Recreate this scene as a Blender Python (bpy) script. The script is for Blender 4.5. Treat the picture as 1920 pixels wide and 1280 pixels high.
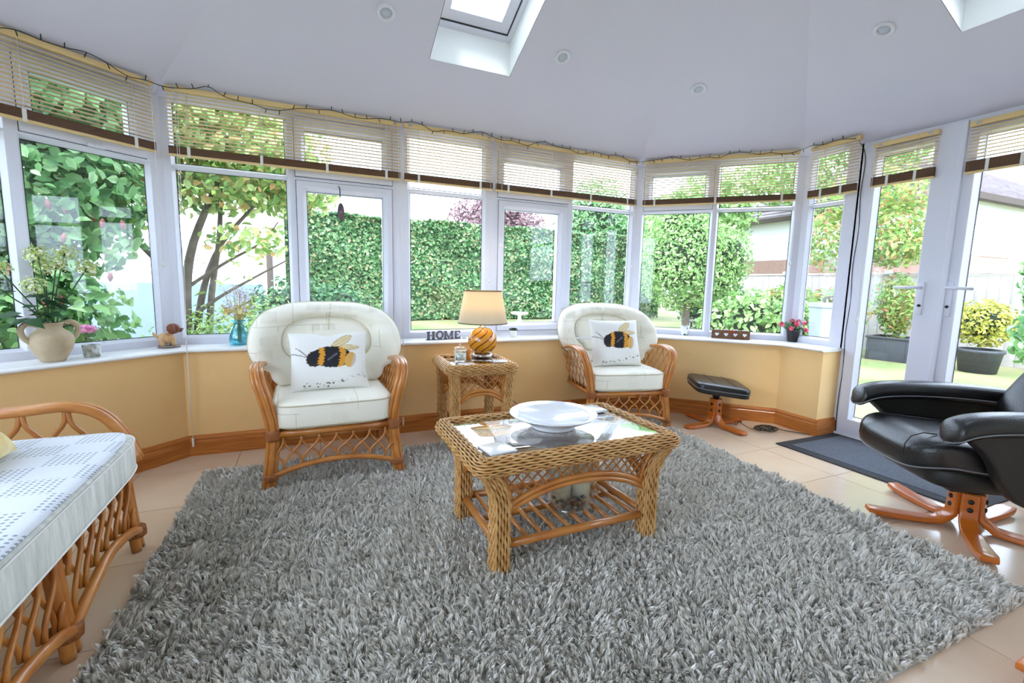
import bpy, bmesh, math, random
import numpy as np
from mathutils import Vector, Matrix
random.seed(7); RNG = np.random.default_rng(7)
for _o in list(bpy.data.objects): bpy.data.objects.remove(_o)
SC = bpy.context.scene
COL = SC.collection
PI = math.pi

# ------------------------------------------------------------------ camera
H = 1.07
PITCH, ROLL, YAW = 0.1258, 0.0222, 0.4191
cd = bpy.data.cameras.new('camera'); cam = bpy.data.objects.new('camera', cd); COL.objects.link(cam)
cd.sensor_width = 36; cd.lens = 863.45 / 1920 * 36; cd.clip_start = 0.02; cd.clip_end = 300
_F = Vector((math.sin(YAW)*math.cos(PITCH), math.cos(YAW)*math.cos(PITCH), -math.sin(PITCH)))
_R = Vector((math.cos(YAW), -math.sin(YAW), 0)); _U = _R.cross(_F)
_R2 = math.cos(ROLL)*_R + math.sin(ROLL)*_U; _U2 = -math.sin(ROLL)*_R + math.cos(ROLL)*_U
cam.matrix_world = Matrix(((_R2.x, _U2.x, -_F.x, 0), (_R2.y, _U2.y, -_F.y, 0), (_R2.z, _U2.z, -_F.z, H), (0, 0, 0, 1)))
SC.camera = cam

# ------------------------------------------------------------------ sky, sun, exposure
W = bpy.data.worlds.new('sky'); SC.world = W; W.use_nodes = True
_bg = W.node_tree.nodes['Background']; _bg.inputs[0].default_value = (0.72, 0.81, 1.0, 1); _bg.inputs[1].default_value = 3.6
sd = bpy.data.lights.new('sun', 'SUN'); sun = bpy.data.objects.new('sun', sd); COL.objects.link(sun)
sd.energy = 1.6; sd.angle = math.radians(12); sd.color = (1.0, 0.96, 0.92)
sun.rotation_euler = (math.radians(32), 0, math.radians(-28))
SC.view_settings.view_transform = 'Standard'; SC.view_settings.look = 'None'
SC.view_settings.gamma = 1; SC.view_settings.use_curve_mapping = False
SC.view_settings.exposure = 1.22

# ------------------------------------------------------------------ helpers
def s2l(c):
    c = c/255.0
    return c/12.92 if c <= 0.04045 else ((c+0.055)/1.055)**2.4
def rgb(r, g, b): return (s2l(r), s2l(g), s2l(b), 1)

class Nodes:
    def __init__(s, m): s.t = m.node_tree; s.n = s.t.nodes; s.l = s.t.links
    def new(s, k, **kw):
        n = s.n.new(k)
        for a, v in kw.items(): setattr(n, a, v)
        return n
    def link(s, a, b): s.l.new(a, b)

def mat(name, col, rough=0.5, metal=0.0, spec=0.5, var=None, vscale=8.0, bump=None, stretch=None, island=None, coat=0, sheen=0, noise_detail=4, dist=0.0):
    """procedural material: base colour, optional noise variation to colour var, optional bump=(scale,strength)"""
    m = bpy.data.materials.new(name); m.use_nodes = True; N = Nodes(m); b = N.n['Principled BSDF']
    b.inputs['Base Color'].default_value = col; b.inputs['Roughness'].default_value = rough
    b.inputs['Metallic'].default_value = metal; b.inputs['Specular IOR Level'].default_value = spec
    b.inputs['Coat Weight'].default_value = coat; b.inputs['Sheen Weight'].default_value = sheen
    tc = N.new('ShaderNodeTexCoord'); mp = N.new('ShaderNodeMapping'); N.link(tc.outputs['Object'], mp.inputs[0])
    if stretch: mp.inputs['Scale'].default_value = stretch
    src = None
    if var is not None:
        nz = N.new('ShaderNodeTexNoise'); nz.inputs['Scale'].default_value = vscale; nz.inputs['Detail'].default_value = noise_detail
        nz.inputs['Distortion'].default_value = dist
        N.link(mp.outputs[0], nz.inputs['Vector'])
        rp = N.new('ShaderNodeMapRange'); rp.inputs[1].default_value = 0.3; rp.inputs[2].default_value = 0.7
        N.link(nz.outputs[0], rp.inputs[0])
        mx = N.new('ShaderNodeMix', data_type='RGBA'); mx.inputs[6].default_value = col; mx.inputs[7].default_value = var
        N.link(rp.outputs[0], mx.inputs[0]); src = mx.outputs[2]
    if island is not None:
        g = N.new('ShaderNodeNewGeometry'); cr = N.new('ShaderNodeValToRGB')
        els = cr.color_ramp.elements
        while len(els) < len(island): els.new(0.5)
        for i, c in enumerate(island): els[i].position = i/(len(island)-1); els[i].color = c
        N.link(g.outputs['Random Per Island'], cr.inputs[0])
        src = cr.outputs[0]
    if src is not None: N.link(src, b.inputs['Base Color'])
    if bump:
        n2 = N.new('ShaderNodeTexNoise'); n2.inputs['Scale'].default_value = bump[0]; n2.inputs['Detail'].default_value = 3
        N.link(mp.outputs[0], n2.inputs['Vector'])
        bp = N.new('ShaderNodeBump'); bp.inputs['Strength'].default_value = bump[1]; bp.inputs['Distance'].default_value = 0.01
        N.link(n2.outputs[0], bp.inputs['Height']); N.link(bp.outputs[0], b.inputs['Normal'])
    return m

def glass_mat(name, tint=(0.93, 0.97, 0.97, 1), refl=0.05, rough=0.0, edge=0.5):
    m = bpy.data.materials.new(name); m.use_nodes = True; N = Nodes(m); N.n.remove(N.n['Principled BSDF'])
    out = N.n['Material Output']; tr = N.new('ShaderNodeBsdfTransparent'); tr.inputs[0].default_value = tint
    gl = N.new('ShaderNodeBsdfGlossy'); gl.inputs['Roughness'].default_value = rough; gl.inputs[0].default_value = (1, 1, 1, 1)
    lw = N.new('ShaderNodeLayerWeight'); lw.inputs[0].default_value = edge
    mr = N.new('ShaderNodeMapRange'); mr.inputs[3].default_value = refl; mr.inputs[4].default_value = 0.9
    pw = N.new('ShaderNodeMath', operation='POWER'); pw.inputs[1].default_value = 3.0
    N.link(lw.outputs['Facing'], pw.inputs[0]); N.link(pw.outputs[0], mr.inputs[0])
    mx = N.new('ShaderNodeMixShader'); N.link(mr.outputs[0], mx.inputs[0]); N.link(tr.outputs[0], mx.inputs[1]); N.link(gl.outputs[0], mx.inputs[2])
    N.link(mx.outputs[0], out.inputs[0]); return m

def leaf_mat(name, cols, rough=0.45, trans=0.35):
    m = mat(name, cols[0], rough=rough, island=cols, spec=0.4); N = Nodes(m); b = N.n['Principled BSDF']; out = N.n['Material Output']
    t = N.new('ShaderNodeBsdfTranslucent'); src = [l.from_socket for l in N.t.links if l.to_socket == b.inputs['Base Color']][0]
    N.link(src, t.inputs[0]); mx = N.new('ShaderNodeMixShader'); mx.inputs[0].default_value = trans
    N.link(b.outputs[0], mx.inputs[1]); N.link(t.outputs[0], mx.inputs[2]); N.link(mx.outputs[0], out.inputs[0]); return m

def mesh_np(name, V, F, m=None, parent=None, smooth=False, loc=None, rotz=0.0, mats=None):
    """V (n,3), F list of equal-length index rows or mixed list"""
    me = bpy.data.meshes.new(name)
    if isinstance(F, np.ndarray):
        nf, k = F.shape
        me.vertices.add(len(V)); me.vertices.foreach_set('co', np.asarray(V, np.float32).ravel())
        me.loops.add(nf*k); me.loops.foreach_set('vertex_index', F.astype(np.int32).ravel())
        me.polygons.add(nf); me.polygons.foreach_set('loop_start', np.arange(0, nf*k, k, dtype=np.int32))
        me.update(calc_edges=True); me.validate()
    else:
        me.from_pydata([tuple(v) for v in V], [], F); me.update()
    if smooth: me.polygons.foreach_set('use_smooth', [True]*len(me.polygons))
    if m: me.materials.append(m)
    o = bpy.data.objects.new(name, me); COL.objects.link(o)
    if parent: o.parent = parent
    if loc is not None: o.location = loc
    o.rotation_euler[2] = rotz
    return o

class B:
    """collects shapes, builds ONE mesh object"""
    def __init__(s): s.v = []; s.f = []; s.sm = []
    def add(s, V, F, smooth=False):
        n = len(s.v); s.v += [tuple(p) for p in V]; s.f += [tuple(i+n for i in f) for f in F]; s.sm += [smooth]*len(F); return s
    def box(s, c, d, rot=None, bev=0.0):
        bm = bmesh.new(); bmesh.ops.create_cube(bm, size=1)
        bmesh.ops.scale(bm, vec=d, verts=bm.verts)
        if bev > 0: bmesh.ops.bevel(bm, geom=list(bm.edges), offset=min(bev, min(d)*0.45), segments=2, profile=0.6, affect='EDGES')
        M = Matrix.Translation(c) @ (rot.to_matrix().to_4x4() if hasattr(rot, 'to_matrix') else (rot.to_4x4() if rot is not None else Matrix.Identity(4)))
        bm.transform(M); bm.verts.index_update()
        s.add([v.co[:] for v in bm.verts], [[v.index for v in f.verts] for f in bm.faces], bev > 0); bm.free(); return s
    def bx(s, x0, x1, y0, y1, z0, z1, bev=0.0):
        return s.box(((x0+x1)/2, (y0+y1)/2, (z0+z1)/2), (abs(x1-x0), abs(y1-y0), abs(z1-z0)), None, bev)
    def tube(s, pts, r, n=8, closed=False, caps=True, flat=1.0):
        P = [Vector(p) for p in pts]; k = len(P); rs = r if isinstance(r, (list, tuple)) else [r]*k
        V = []; up = None
        for i in range(k):
            if closed: t = P[(i+1) % k]-P[i-1]
            else: t = P[min(i+1, k-1)]-P[max(i-1, 0)]
            t.normalize()
            if up is None:
                a = Vector((0, 0, 1)) if abs(t.z) < 0.9 else Vector((1, 0, 0)); u = t.cross(a).normalized()
            else:
                u = (up - t*up.dot(t)).normalized()
            w = t.cross(u).normalized(); up = u
            for j in range(n):
                a = 2*PI*j/n; V.append(P[i]+u*(math.cos(a)*rs[i])+w*(math.sin(a)*rs[i]*flat))
        F = []
        for i in range(k if closed else k-1):
            for j in range(n):
                a = i*n+j; b = i*n+(j+1) % n; c = ((i+1) % k)*n+(j+1) % n; d = ((i+1) % k)*n+j; F.append((a, b, c, d))
        if not closed and caps: F.append(tuple(range(n))[::-1]); F.append(tuple((k-1)*n+j for j in range(n)))
        return s.add(V, F, True)
    def lathe(s, prof, n=28, c=(0, 0, 0), smooth=True, capb=True, capt=False, wob=None):
        V = []; k = len(prof)
        for i, (r, z) in enumerate(prof):
            for j in range(n):
                a = 2*PI*j/n; q = r*(1+(wob(a, i/(k-1)) if wob else 0)); V.append((c[0]+q*math.cos(a), c[1]+q*math.sin(a), c[2]+z))
        F = [(i*n+j, i*n+(j+1) % n, (i+1)*n+(j+1) % n, (i+1)*n+j) for i in range(k-1) for j in range(n)]
        if capb: F.append(tuple(range(n))[::-1])
        if capt: F.append(tuple((k-1)*n+j for j in range(n)))
        return s.add(V, F, smooth)
    def prism(s, poly, z0, z1, smooth=False):
        n = len(poly); V = [(p[0], p[1], z0) for p in poly]+[(p[0], p[1], z1) for p in poly]
        F = [tuple(range(n))[::-1], tuple(range(n, 2*n))]+[(i, (i+1) % n, n+(i+1) % n, n+i) for i in range(n)]
        return s.add(V, F, smooth)
    def grid(s, fn, nu, nv, smooth=True, closeu=False, closev=False):
        V = [fn(i/(nu if closeu else nu-1), j/(nv if closev else nv-1)) for i in range(nu) for j in range(nv)]
        F = []
        for i in range(nu if closeu else nu-1):
            for j in range(nv if closev else nv-1):
                i2 = (i+1) % nu; j2 = (j+1) % nv; F.append((i*nv+j, i2*nv+j, i2*nv+j2, i*nv+j2))
        return s.add(V, F, smooth)
    def xform(s, M):
        s.v = [tuple(M @ Vector(p)) for p in s.v]; return s
    def obj(s, name, m, parent=None, loc=None, rotz=0.0, fixn=True):
        me = bpy.data.meshes.new(name); me.from_pydata(s.v, [], s.f)
        me.polygons.foreach_set('use_smooth', s.sm); me.update()
        if fixn:
            bm = bmesh.new(); bm.from_mesh(me); bmesh.ops.recalc_face_normals(bm, faces=bm.faces); bm.to_mesh(me); bm.free()
        if m: me.materials.append(m)
        o = bpy.data.objects.new(name, me); COL.objects.link(o)
        if parent: o.parent = parent
        if loc is not None: o.location = loc
        o.rotation_euler[2] = rotz
        return o

def tag(o, label=None, cat=None, group=None, kind=None):
    if label: o['label'] = label
    if cat: o['category'] = cat
    if group: o['group'] = group
    if kind: o['kind'] = kind
    return o
def thing(name, label, cat, loc=(0, 0, 0), rotz=0.0, group=None, kind=None):
    o = bpy.data.objects.new(name, None); COL.objects.link(o); o.location = loc; o.rotation_euler[2] = rotz; o.empty_display_size = 0.05
    return tag(o, label, cat, group, kind)
def struct(name, loc=(0, 0, 0), rotz=0.0, label=None):
    return thing(name, label, None, loc, rotz, None, 'structure')
def copy_tree(o, parent=None):
    c = o.copy(); COL.objects.link(c); c.parent = parent
    for ch in list(o.children): copy_tree(ch, c)
    return c
def bez(pts, n=24):
    """Catmull-Rom through pts"""
    P = [Vector(p) for p in pts]; P = [2*P[0]-P[1]]+P+[2*P[-1]-P[-2]]; out = []; m = len(P)-3
    for q in range(n+1):
        t = q/n*m; i = min(int(t), m-1); t -= i; a, b, c, d = P[i:i+4]
        out.append(0.5*((2*b)+(c-a)*t+(2*a-5*b+4*c-d)*t*t+(3*b-a-3*c+d)*t**3))
    return out
def superbox(hx, hy, hz, e=4.0, nu=36, nv=18, bulge=0.0):
    """rounded cushion-like box, centred"""
    def f(u, v):
        a = 2*PI*u; b = PI*(v-0.5)
        ca, sa, cb, sb = math.cos(a), math.sin(a), math.cos(b), math.sin(b)
        def p(x, k): return math.copysign(abs(x)**k, x)
        k = 2.0/e
        x = hx*p(cb, k)*p(ca, k); y = hy*p(cb, k)*p(sa, k); z = hz*p(sb, k)
        if bulge: z *= 1+bulge*(1-(x/hx)**2)*(1-(y/hy)**2)
        return (x, y, z)
    return f
# flat foliage -----------------------------------------------------------
def leaf_arrays(P, Nn, size, ratio=0.55, fold=0.25, rng=RNG):
    """P (n,3) positions, Nn (n,3) facing normals; folded rhombus leaves -> V,F(tri)"""
    n = len(P); sz = size*(0.65+0.7*rng.random(n))[:, None]
    t = rng.normal(size=(n, 3)); Nn = Nn/np.linalg.norm(Nn, axis=1, keepdims=True)
    t -= Nn*np.sum(t*Nn, 1, keepdims=True); t /= np.linalg.norm(t, axis=1, keepdims=True)
    b = np.cross(Nn, t)
    w = b*sz*ratio*0.5; up = Nn*sz*fold*0.4; dr = -Nn*sz*0.10
    base = P-t*sz*0.5; tip = P+t*sz*0.5+dr; l1 = P-t*sz*0.20+w*0.9+up; l2 = P+t*sz*0.18+w*0.85+up; r1 = P-t*sz*0.20-w*0.9+up; r2 = P+t*sz*0.18-w*0.85+up
    V = np.stack([base, r1, r2, tip, l2, l1], 1).reshape(-1, 3)
    i = np.arange(n)[:, None]*6
    F = np.concatenate([i+np.array([[0, 1, 2]]), i+np.array([[0, 2, 3]]), i+np.array([[0, 3, 4]]), i+np.array([[0, 4, 5]])], 0)
    return V, F
def foliage(name, P, Nn, size, m, parent=None, ratio=0.55, fold=0.25, stuff=True):
    V, F = leaf_arrays(P, Nn, size, ratio, fold); o = mesh_np(name, V, F, m, parent)
    if stuff: o['kind'] = 'stuff'
    return o
def blob_points(n, c, r, shell=0.55, rng=RNG):
    d = rng.normal(size=(n, 3)); d /= np.linalg.norm(d, axis=1, keepdims=True)
    q = (shell+(1-shell)*rng.random(n))[:, None]; P = np.array(c)+d*q*np.array(r)
    Nn = d+rng.normal(size=(n, 3))*0.6+np.array([0, 0, 0.35]); return P, Nn
# ------------------------------------------------------------------ materials
M_ceil = mat('ceiling_paint', rgb(216, 215, 234), 0.9, bump=(60, 0.05))
M_wall = mat('ochre_wall_paint', rgb(247, 208, 148), 0.75, var=rgb(243, 201, 138), vscale=2.0, bump=(90, 0.08))
M_cream = mat('cream_house_wall', rgb(246, 242, 234), 0.85)
M_upvc = mat('white_upvc', rgb(224, 225, 238), 0.28, spec=0.5)
M_sill = mat('white_gloss_sill', rgb(240, 240, 240), 0.25)
M_gask = mat('black_gasket', rgb(40, 44, 50), 0.6)
M_glass = glass_mat('window_glass', (0.95, 0.98, 0.98, 1), 0.03)
M_pine = mat('varnished_pine', rgb(205, 132, 62), 0.5, var=rgb(168, 92, 34), vscale=3.0, stretch=(1, 1, 14), dist=1.2, coat=0.08, spec=0.35)
M_tile = mat('floor_tile', rgb(226, 204, 180), 0.16, var=rgb(214, 186, 158), vscale=2.5, spec=0.6, bump=(14, 0.02))
M_grout = mat('grout', rgb(150, 118, 92), 0.9)
M_metal = mat('brushed_steel', rgb(190, 190, 192), 0.3, metal=1.0)
M_lens = mat('downlight_lens', rgb(188, 196, 214), 0.25)
M_rattan = mat('honey_rattan', rgb(205, 138, 66), 0.32, var=rgb(178, 104, 40), vscale=9, coat=0.35, bump=(40, 0.08))
M_bind = mat('cane_binding', rgb(150, 88, 40), 0.5, bump=(160, 0.5))
M_wicker = mat('woven_wicker', rgb(222, 178, 116), 0.42, var=rgb(186, 132, 72), vscale=30)
M_wcore = mat('wicker_core', rgb(120, 80, 44), 0.8)
M_slatw = mat('blind_slat_wood', rgb(236, 214, 180), 0.5, var=rgb(222, 196, 156), vscale=5, stretch=(2, 20, 20))
M_rail = mat('blind_headrail_wood', rgb(224, 194, 138), 0.45)
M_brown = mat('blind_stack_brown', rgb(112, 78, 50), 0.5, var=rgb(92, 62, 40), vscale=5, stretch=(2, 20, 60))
M_cord = mat('cord_white', rgb(226, 222, 214), 0.7)
M_wire = mat('dark_green_cable', rgb(34, 40, 34), 0.5)
M_black = mat('black_plastic', rgb(24, 24, 26), 0.4)

# ------------------------------------------------------------------ room outline (inner face of dwarf wall)
A1 = 0.7208
TILE = 0.4545
PA = Vector((-0.674, 3.208)); PB = Vector((2.6195, 3.208)); PC = Vector((3.406, 2.4217))
PL1 = PA + 1.113*Vector((-math.cos(A1), -math.sin(A1))); YH = -0.75
PL0 = Vector((PL1.x, YH)); PD = Vector((PC.x, YH))
LINE = [PL0, PL1, PA, PB, PC, PD]
def offpt(i, o):
    """vertex i of the outline moved outward by o (mitred)"""
    def nrm(a, b): d = (b-a).normalized(); return Vector((-d.y, d.x))
    if i == 0: return LINE[0]+nrm(LINE[0], LINE[1])*o
    if i == 5: return LINE[5]+nrm(LINE[4], LINE[5])*o
    n1 = nrm(LINE[i-1], LINE[i]); n2 = nrm(LINE[i], LINE[i+1]); h = (n1+n2).normalized(); return LINE[i]+h*(o/h.dot(n1))
def sweep(bld, i, prof, trim1=None, smooth=False, trim0=None):
    """profile [(outward offset, z)] swept along outline segment i..i+1 with mitred ends"""
    n = len(prof); V = []
    d = (LINE[i+1]-LINE[i]).normalized()
    for o, z in prof:
        a = offpt(i, o)
        if trim0 is not None:
            nn = Vector((-d.y, d.x)); a = LINE[i]+d*trim0+nn*o
        V.append((a.x, a.y, z))
    for o, z in prof:
        b = offpt(i+1, o)
        if trim1 is not None:
            nn = Vector((-d.y, d.x)); b = LINE[i]+d*trim1+nn*o
        V.append((b.x, b.y, z))
    F = [(k, (k+1) % n, n+(k+1) % n, n+k) for k in range(n)]+[tuple(range(n)), tuple(range(n, 2*n))[::-1]]
    bld.add(V, F, smooth); return bld
NAMES = ['left', 'corner_left', 'back', 'corner_right', 'right']
ZS0, ZS1 = 0.626, 0.648
DOOR0, DOOR1 = 0.322, 1.46      # s along the right wall where the doors stand
segs = [(0, None, None), (1, None, None), (2, None, None), (3, None, None), (4, None, DOOR0), (4, DOOR1+0.03, None)]
PW = [(0, 0), (0.27, 0), (0.27, ZS0), (0, ZS0)]
PSK = [(0, 0), (-0.02, 0), (-0.02, 0.085), (-0.014, 0.093), (-0.017, 0.104), (-0.009, 0.118), (0, 0.122)]
PSI = [(0.27, ZS0), (-0.022, ZS0), (-0.030, ZS0+0.005), (-0.032, ZS0+0.011), (-0.028, ZS0+0.018), (-0.020, ZS1), (0.27, ZS1)]
for q, (i, t0, t1) in enumerate(segs):
    nm = NAMES[i] if q < 5 else 'right_end'
    o = sweep(B(), i, PW, t1, trim0=t0).obj('wall_'+nm, M_wall); tag(o, kind='structure')
    o = sweep(B(), i, PSK, t1 + 0.018 if t1 else None, trim0=t0).obj('baseboard_'+nm, M_pine); tag(o, kind='structure')
    o = sweep(B(), i, PSI, t1 + 0.012 if t1 else None, trim0=t0).obj('trim_%d' % (q+1), M_sill); tag(o, kind='structure')
# end return of the skirting board at the door reveal
dE = PC.y-DOOR0
tag(B().bx(3.388, 3.63, dE-0.02, dE+0.001, 0, 0.088).bx(3.388, 3.63, dE-0.017, dE+0.001, 0.088, 0.104).bx(3.388, 3.63, dE-0.009, dE+0.001, 0.104, 0.122).obj('baseboard_reveal', M_pine), kind='structure')
# house wall behind the camera
tag(B().bx(PL0.x-0.3, PD.x+0.3, YH-0.15, YH, -0.1, 3.6).obj('wall_house', M_cream), kind='structure')

# ------------------------------------------------------------------ floor
def clip(poly, a, b, c):
    """keep a*x+b*y+c <= 0"""
    out = []
    for k in range(len(poly)):
        p, q = poly[k], poly[(k+1) % len(poly)]; fp = a*p[0]+b*p[1]+c; fq = a*q[0]+b*q[1]+c
        if fp <= 0: out.append(p)
        if (fp < 0 < fq) or (fq < 0 < fp):
            t = fp/(fp-fq); out.append((p[0]+(q[0]-p[0])*t, p[1]+(q[1]-p[1])*t))
    return out
ROOM = [offpt(i, 0.20) for i in range(6)]
floor = B().prism([(p.x, p.y) for p in ROOM], -0.12, -0.0015).obj('floor', M_grout); tag(floor, kind='structure')
sq = None; g = 0.0015
hp = []
for i in range(5):
    a, b = ROOM[i], ROOM[i+1]; d = (b-a).normalized(); hp.append((-d.y, d.x, -(-d.y*a.x+d.x*a.y)))
ix0 = int((PL0.x-0.3+0.404)//TILE)-1
for ix in range(ix0, 10):
    for iy in range(-7, 4):
        x0 = -0.404+ix*TILE; y0 = 2.031+iy*TILE
        poly = [(x0+g, y0+g), (x0+TILE-g, y0+g), (x0+TILE-g, y0+TILE-g), (x0+g, y0+TILE-g)]; full = True
        if y0+TILE < YH: continue
        for (a, b, c) in hp:
            p2 = clip(poly, a, b, c)
            if len(p2) != len(poly) or any(abs(p2[k][0]-poly[k][0])+abs(p2[k][1]-poly[k][1]) > 1e-6 for k in range(len(p2))): full = False
            poly = p2
            if len(poly) < 3: break
        if len(poly) < 3: continue
        if full:
            if sq is None:
                sq = B().bx(0, TILE-2*g, 0, TILE-2*g, -0.01, 0).obj('tile', M_tile, floor, (x0+g, y0+g, 0)); 
            else:
                t = sq.copy(); COL.objects.link(t); t.location = (x0+g, y0+g, 0)
        else:
            B().prism([(p[0]-x0, p[1]-y0) for p in poly], -0.01, 0).obj('tile', M_tile, floor, (x0, y0, 0))

# ------------------------------------------------------------------ ceiling (hipped roof, one plane per wall)
T24, T21 = math.tan(math.radians(24)), math.tan(math.radians(20.85))
ROOF = []      # z = a*x+b*y+c
for i, t in zip(range(5), [T24, T21, T24, T21, T24]):
    a, b = LINE[i], LINE[i+1]; d = (b-a).normalized(); n = Vector((d.y, -d.x))      # inward
    ROOF.append((t*n.x, t*n.y, 2.146+t*(0.096-(n.x*a.x+n.y*a.y))))
def roofz(k, x, y): r = ROOF[k]; return r[0]*x+r[1]*y+r[2]
HOLES = {2: [(0.693, 1.205, 2.834, 1.96)], 4: [(3.025, 2.16, 1.366, 0.85)]}
ceil = struct('ceiling')
CR = [offpt(i, 0.225) for i in range(6)]
for k in range(5):
    poly = [(p.x, p.y) for p in CR]
    for j in range(5):
        if j != k: poly = clip(poly, ROOF[k][0]-ROOF[j][0], ROOF[k][1]-ROOF[j][1], ROOF[k][2]-ROOF[j][2])
    bm = bmesh.new(); ed = []
    loops = [poly]
    if k in HOLES:
        for (xa, xb, ya, yb) in HOLES[k]: loops.append([(xa, ya), (xb, ya), (xb, yb), (xa, yb)])
    for lp in loops:
        vs = [bm.verts.new((p[0], p[1], roofz(k, *p))) for p in lp]
        ed += [bm.edges.new((vs[q], vs[(q+1) % len(vs)])) for q in range(len(vs))]
    bmesh.ops.triangle_fill(bm, use_beauty=True, use_dissolve=False, edges=ed)
    ret = bmesh.ops.extrude_face_region(bm, geom=list(bm.faces)); bmesh.ops.translate(bm, vec=(0, 0, 0.12), verts=[e for e in ret['geom'] if isinstance(e, bmesh.types.BMVert)])
    bmesh.ops.recalc_face_normals(bm, faces=bm.faces)
    me = bpy.data.meshes.new('ceiling_plane'); bm.to_mesh(me); bm.free(); me.materials.append(M_ceil)
    o = bpy.data.objects.new('ceiling_plane', me); COL.objects.link(o); o.parent = ceil
# roof lights ------------------------------------------------------------
M_shaft = mat('skylight_reveal_white', rgb(240, 242, 242), 0.7)
def skylight(name, k, x0, x1, y0, y1):
    w = struct(name); zf = lambda x, y, h: roofz(k, x, y)+h
    c = [(x0, y0), (x1, y0), (x1, y1), (x0, y1)]; b = B()
    sx = 1 if x1 > x0 else -1; sy = 1 if y1 > y0 else -1; e = 0.003
    c = [(x0+sx*e, y0+sy*e), (x1-sx*e, y0+sy*e), (x1-sx*e, y1-sy*e), (x0+sx*e, y1-sy*e)]
    V = []
    for h in (0.0, 0.20): V += [(p[0], p[1], zf(p[0], p[1], h)) for p in c]
    o = B().add(V, [(i, (i+1) % 4, 4+(i+1) % 4, 4+i) for i in range(4)]).obj('shaft', M_shaft, w)
    def ring(i0, i1, h0, h1, nm, m):
        V = []
        for ins, h in ((i0, h0), (i0, h1), (i1, h1), (i1, h0)):
            for (p, ux, uy) in ((c[0], sx, sy), (c[1], -sx, sy), (c[2], -sx, -sy), (c[3], sx, -sy)):
                x = p[0]+ux*ins; y = p[1]+uy*ins; V.append((x, y, zf(x, y, h)))
        F = [(r*4+i, r*4+(i+1) % 4, ((r+1) % 4)*4+(i+1) % 4, ((r+1) % 4)*4+i) for r in range(4) for i in range(4)]
        return B().add(V, F).obj(nm, m, w)
    ring(-0.03, 0.03, 0.19, 0.25, 'frame', M_upvc); ring(0.03, 0.036, 0.20, 0.25, 'seal', M_gask); ring(0.036, 0.095, 0.205, 0.25, 'sash', M_upvc)
    p = [(c[0][0]+sx*0.09, c[0][1]+sy*0.09), (c[1][0]-sx*0.09, c[1][1]+sy*0.09), (c[2][0]-sx*0.09, c[2][1]-sy*0.09), (c[3][0]+sx*0.09, c[3][1]-sy*0.09)]
    B().add([(q[0], q[1], zf(q[0], q[1], 0.235)) for q in p]+[(q[0], q[1], zf(q[0], q[1], 0.245)) for q in p], [(0, 1, 2, 3), (4, 5, 6, 7)]+[(i, (i+1) % 4, 4+(i+1) % 4, 4+i) for i in range(4)]).obj('pane', M_glass, w)
skylight('window_7', 2, *HOLES[2][0]); skylight('window_8', 4, *HOLES[4][0])
# recessed ceiling downlights ---------------------------------------------
DL = [(0.419, 2.633, 2, 'the skylight with the hip crease beyond it'), (1.468, 2.633, 2, ''), (2.471, 2.53, 3, ''), (2.833, 1.615, 4, '')]
DLAB = ['white recessed ceiling downlight left of the skylight', 'white recessed ceiling downlight just beside the skylight on its right',
        'white recessed ceiling downlight above the corner window, smallest of four', 'white recessed ceiling downlight above the patio doors']
for (x, y, k, _), lab in zip(DL, DLAB):
    t = thing('ceiling_downlight', lab, 'downlight', group='recessed ceiling downlights')
    n = Vector((-ROOF[k][0], -ROOF[k][1], 1)).normalized(); t.rotation_mode = 'QUATERNION'
    t.rotation_quaternion = Vector((0, 0, 1)).rotation_difference(n); t.location = (x, y, roofz(k, x, y))
    B().lathe([(0.030, 0.004), (0.030, -0.004), (0.034, -0.010), (0.046, -0.010), (0.050, -0.005), (0.050, 0.002)], 28, capb=False).obj('trim_ring', M_upvc, t)
    B().lathe([(0.001, -0.006), (0.014, -0.005), (0.026, -0.002), (0.031, 0.002)], 24, capb=True).obj('lens', M_lens, t)

# ------------------------------------------------------------------ windows
def plate(bld, x0, x1, z0, z1, holes, o0, o1):
    xs = sorted(set([x0, x1]+[h[0] for h in holes]+[h[1] for h in holes])); zs = sorted(set([z0, z1]+[h[2] for h in holes]+[h[3] for h in holes]))
    def inh(x, z): return any(h[0] < x < h[1] and h[2] < z < h[3] for h in holes)
    solid = {}
    for i in range(len(xs)-1):
        for j in range(len(zs)-1): solid[i, j] = not inh((xs[i]+xs[i+1])/2, (zs[j]+zs[j+1])/2)
    for (i, j), s in solid.items():
        if not s: continue
        a, b, c, d = xs[i], xs[i+1], zs[j], zs[j+1]
        V = [(a, o0, c), (b, o0, c), (b, o0, d), (a, o0, d), (a, o1, c), (b, o1, c), (b, o1, d), (a, o1, d)]
        F = [(0, 1, 2, 3), (7, 6, 5, 4)]
        for (di, dj, f) in ((-1, 0, (0, 3, 7, 4)), (1, 0, (1, 5, 6, 2)), (0, -1, (0, 4, 5, 1)), (0, 1, (3, 2, 6, 7))):
            if not solid.get((i+di, j+dj), False): F.append(f)
        bld.add(V, F)
def ringrect(bld, x0, x1, z0, z1, prof):
    """prof: list of (inset, o) loops; open strip, mitred"""
    V = []
    for ins, o in prof: V += [(x0+ins, o, z0+ins), (x1-ins, o, z0+ins), (x1-ins, o, z1-ins), (x0+ins, o, z1-ins)]
    F = [(r*4+i, r*4+(i+1) % 4, (r+1)*4+(i+1) % 4, (r+1)*4+i) for r in range(len(prof)-1) for i in range(4)]
    bld.add(V, F)
OF, OG, OB = 0.205, 0.245, 0.285      # frame face, glass, frame back (outward of the dwarf wall face)
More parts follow.
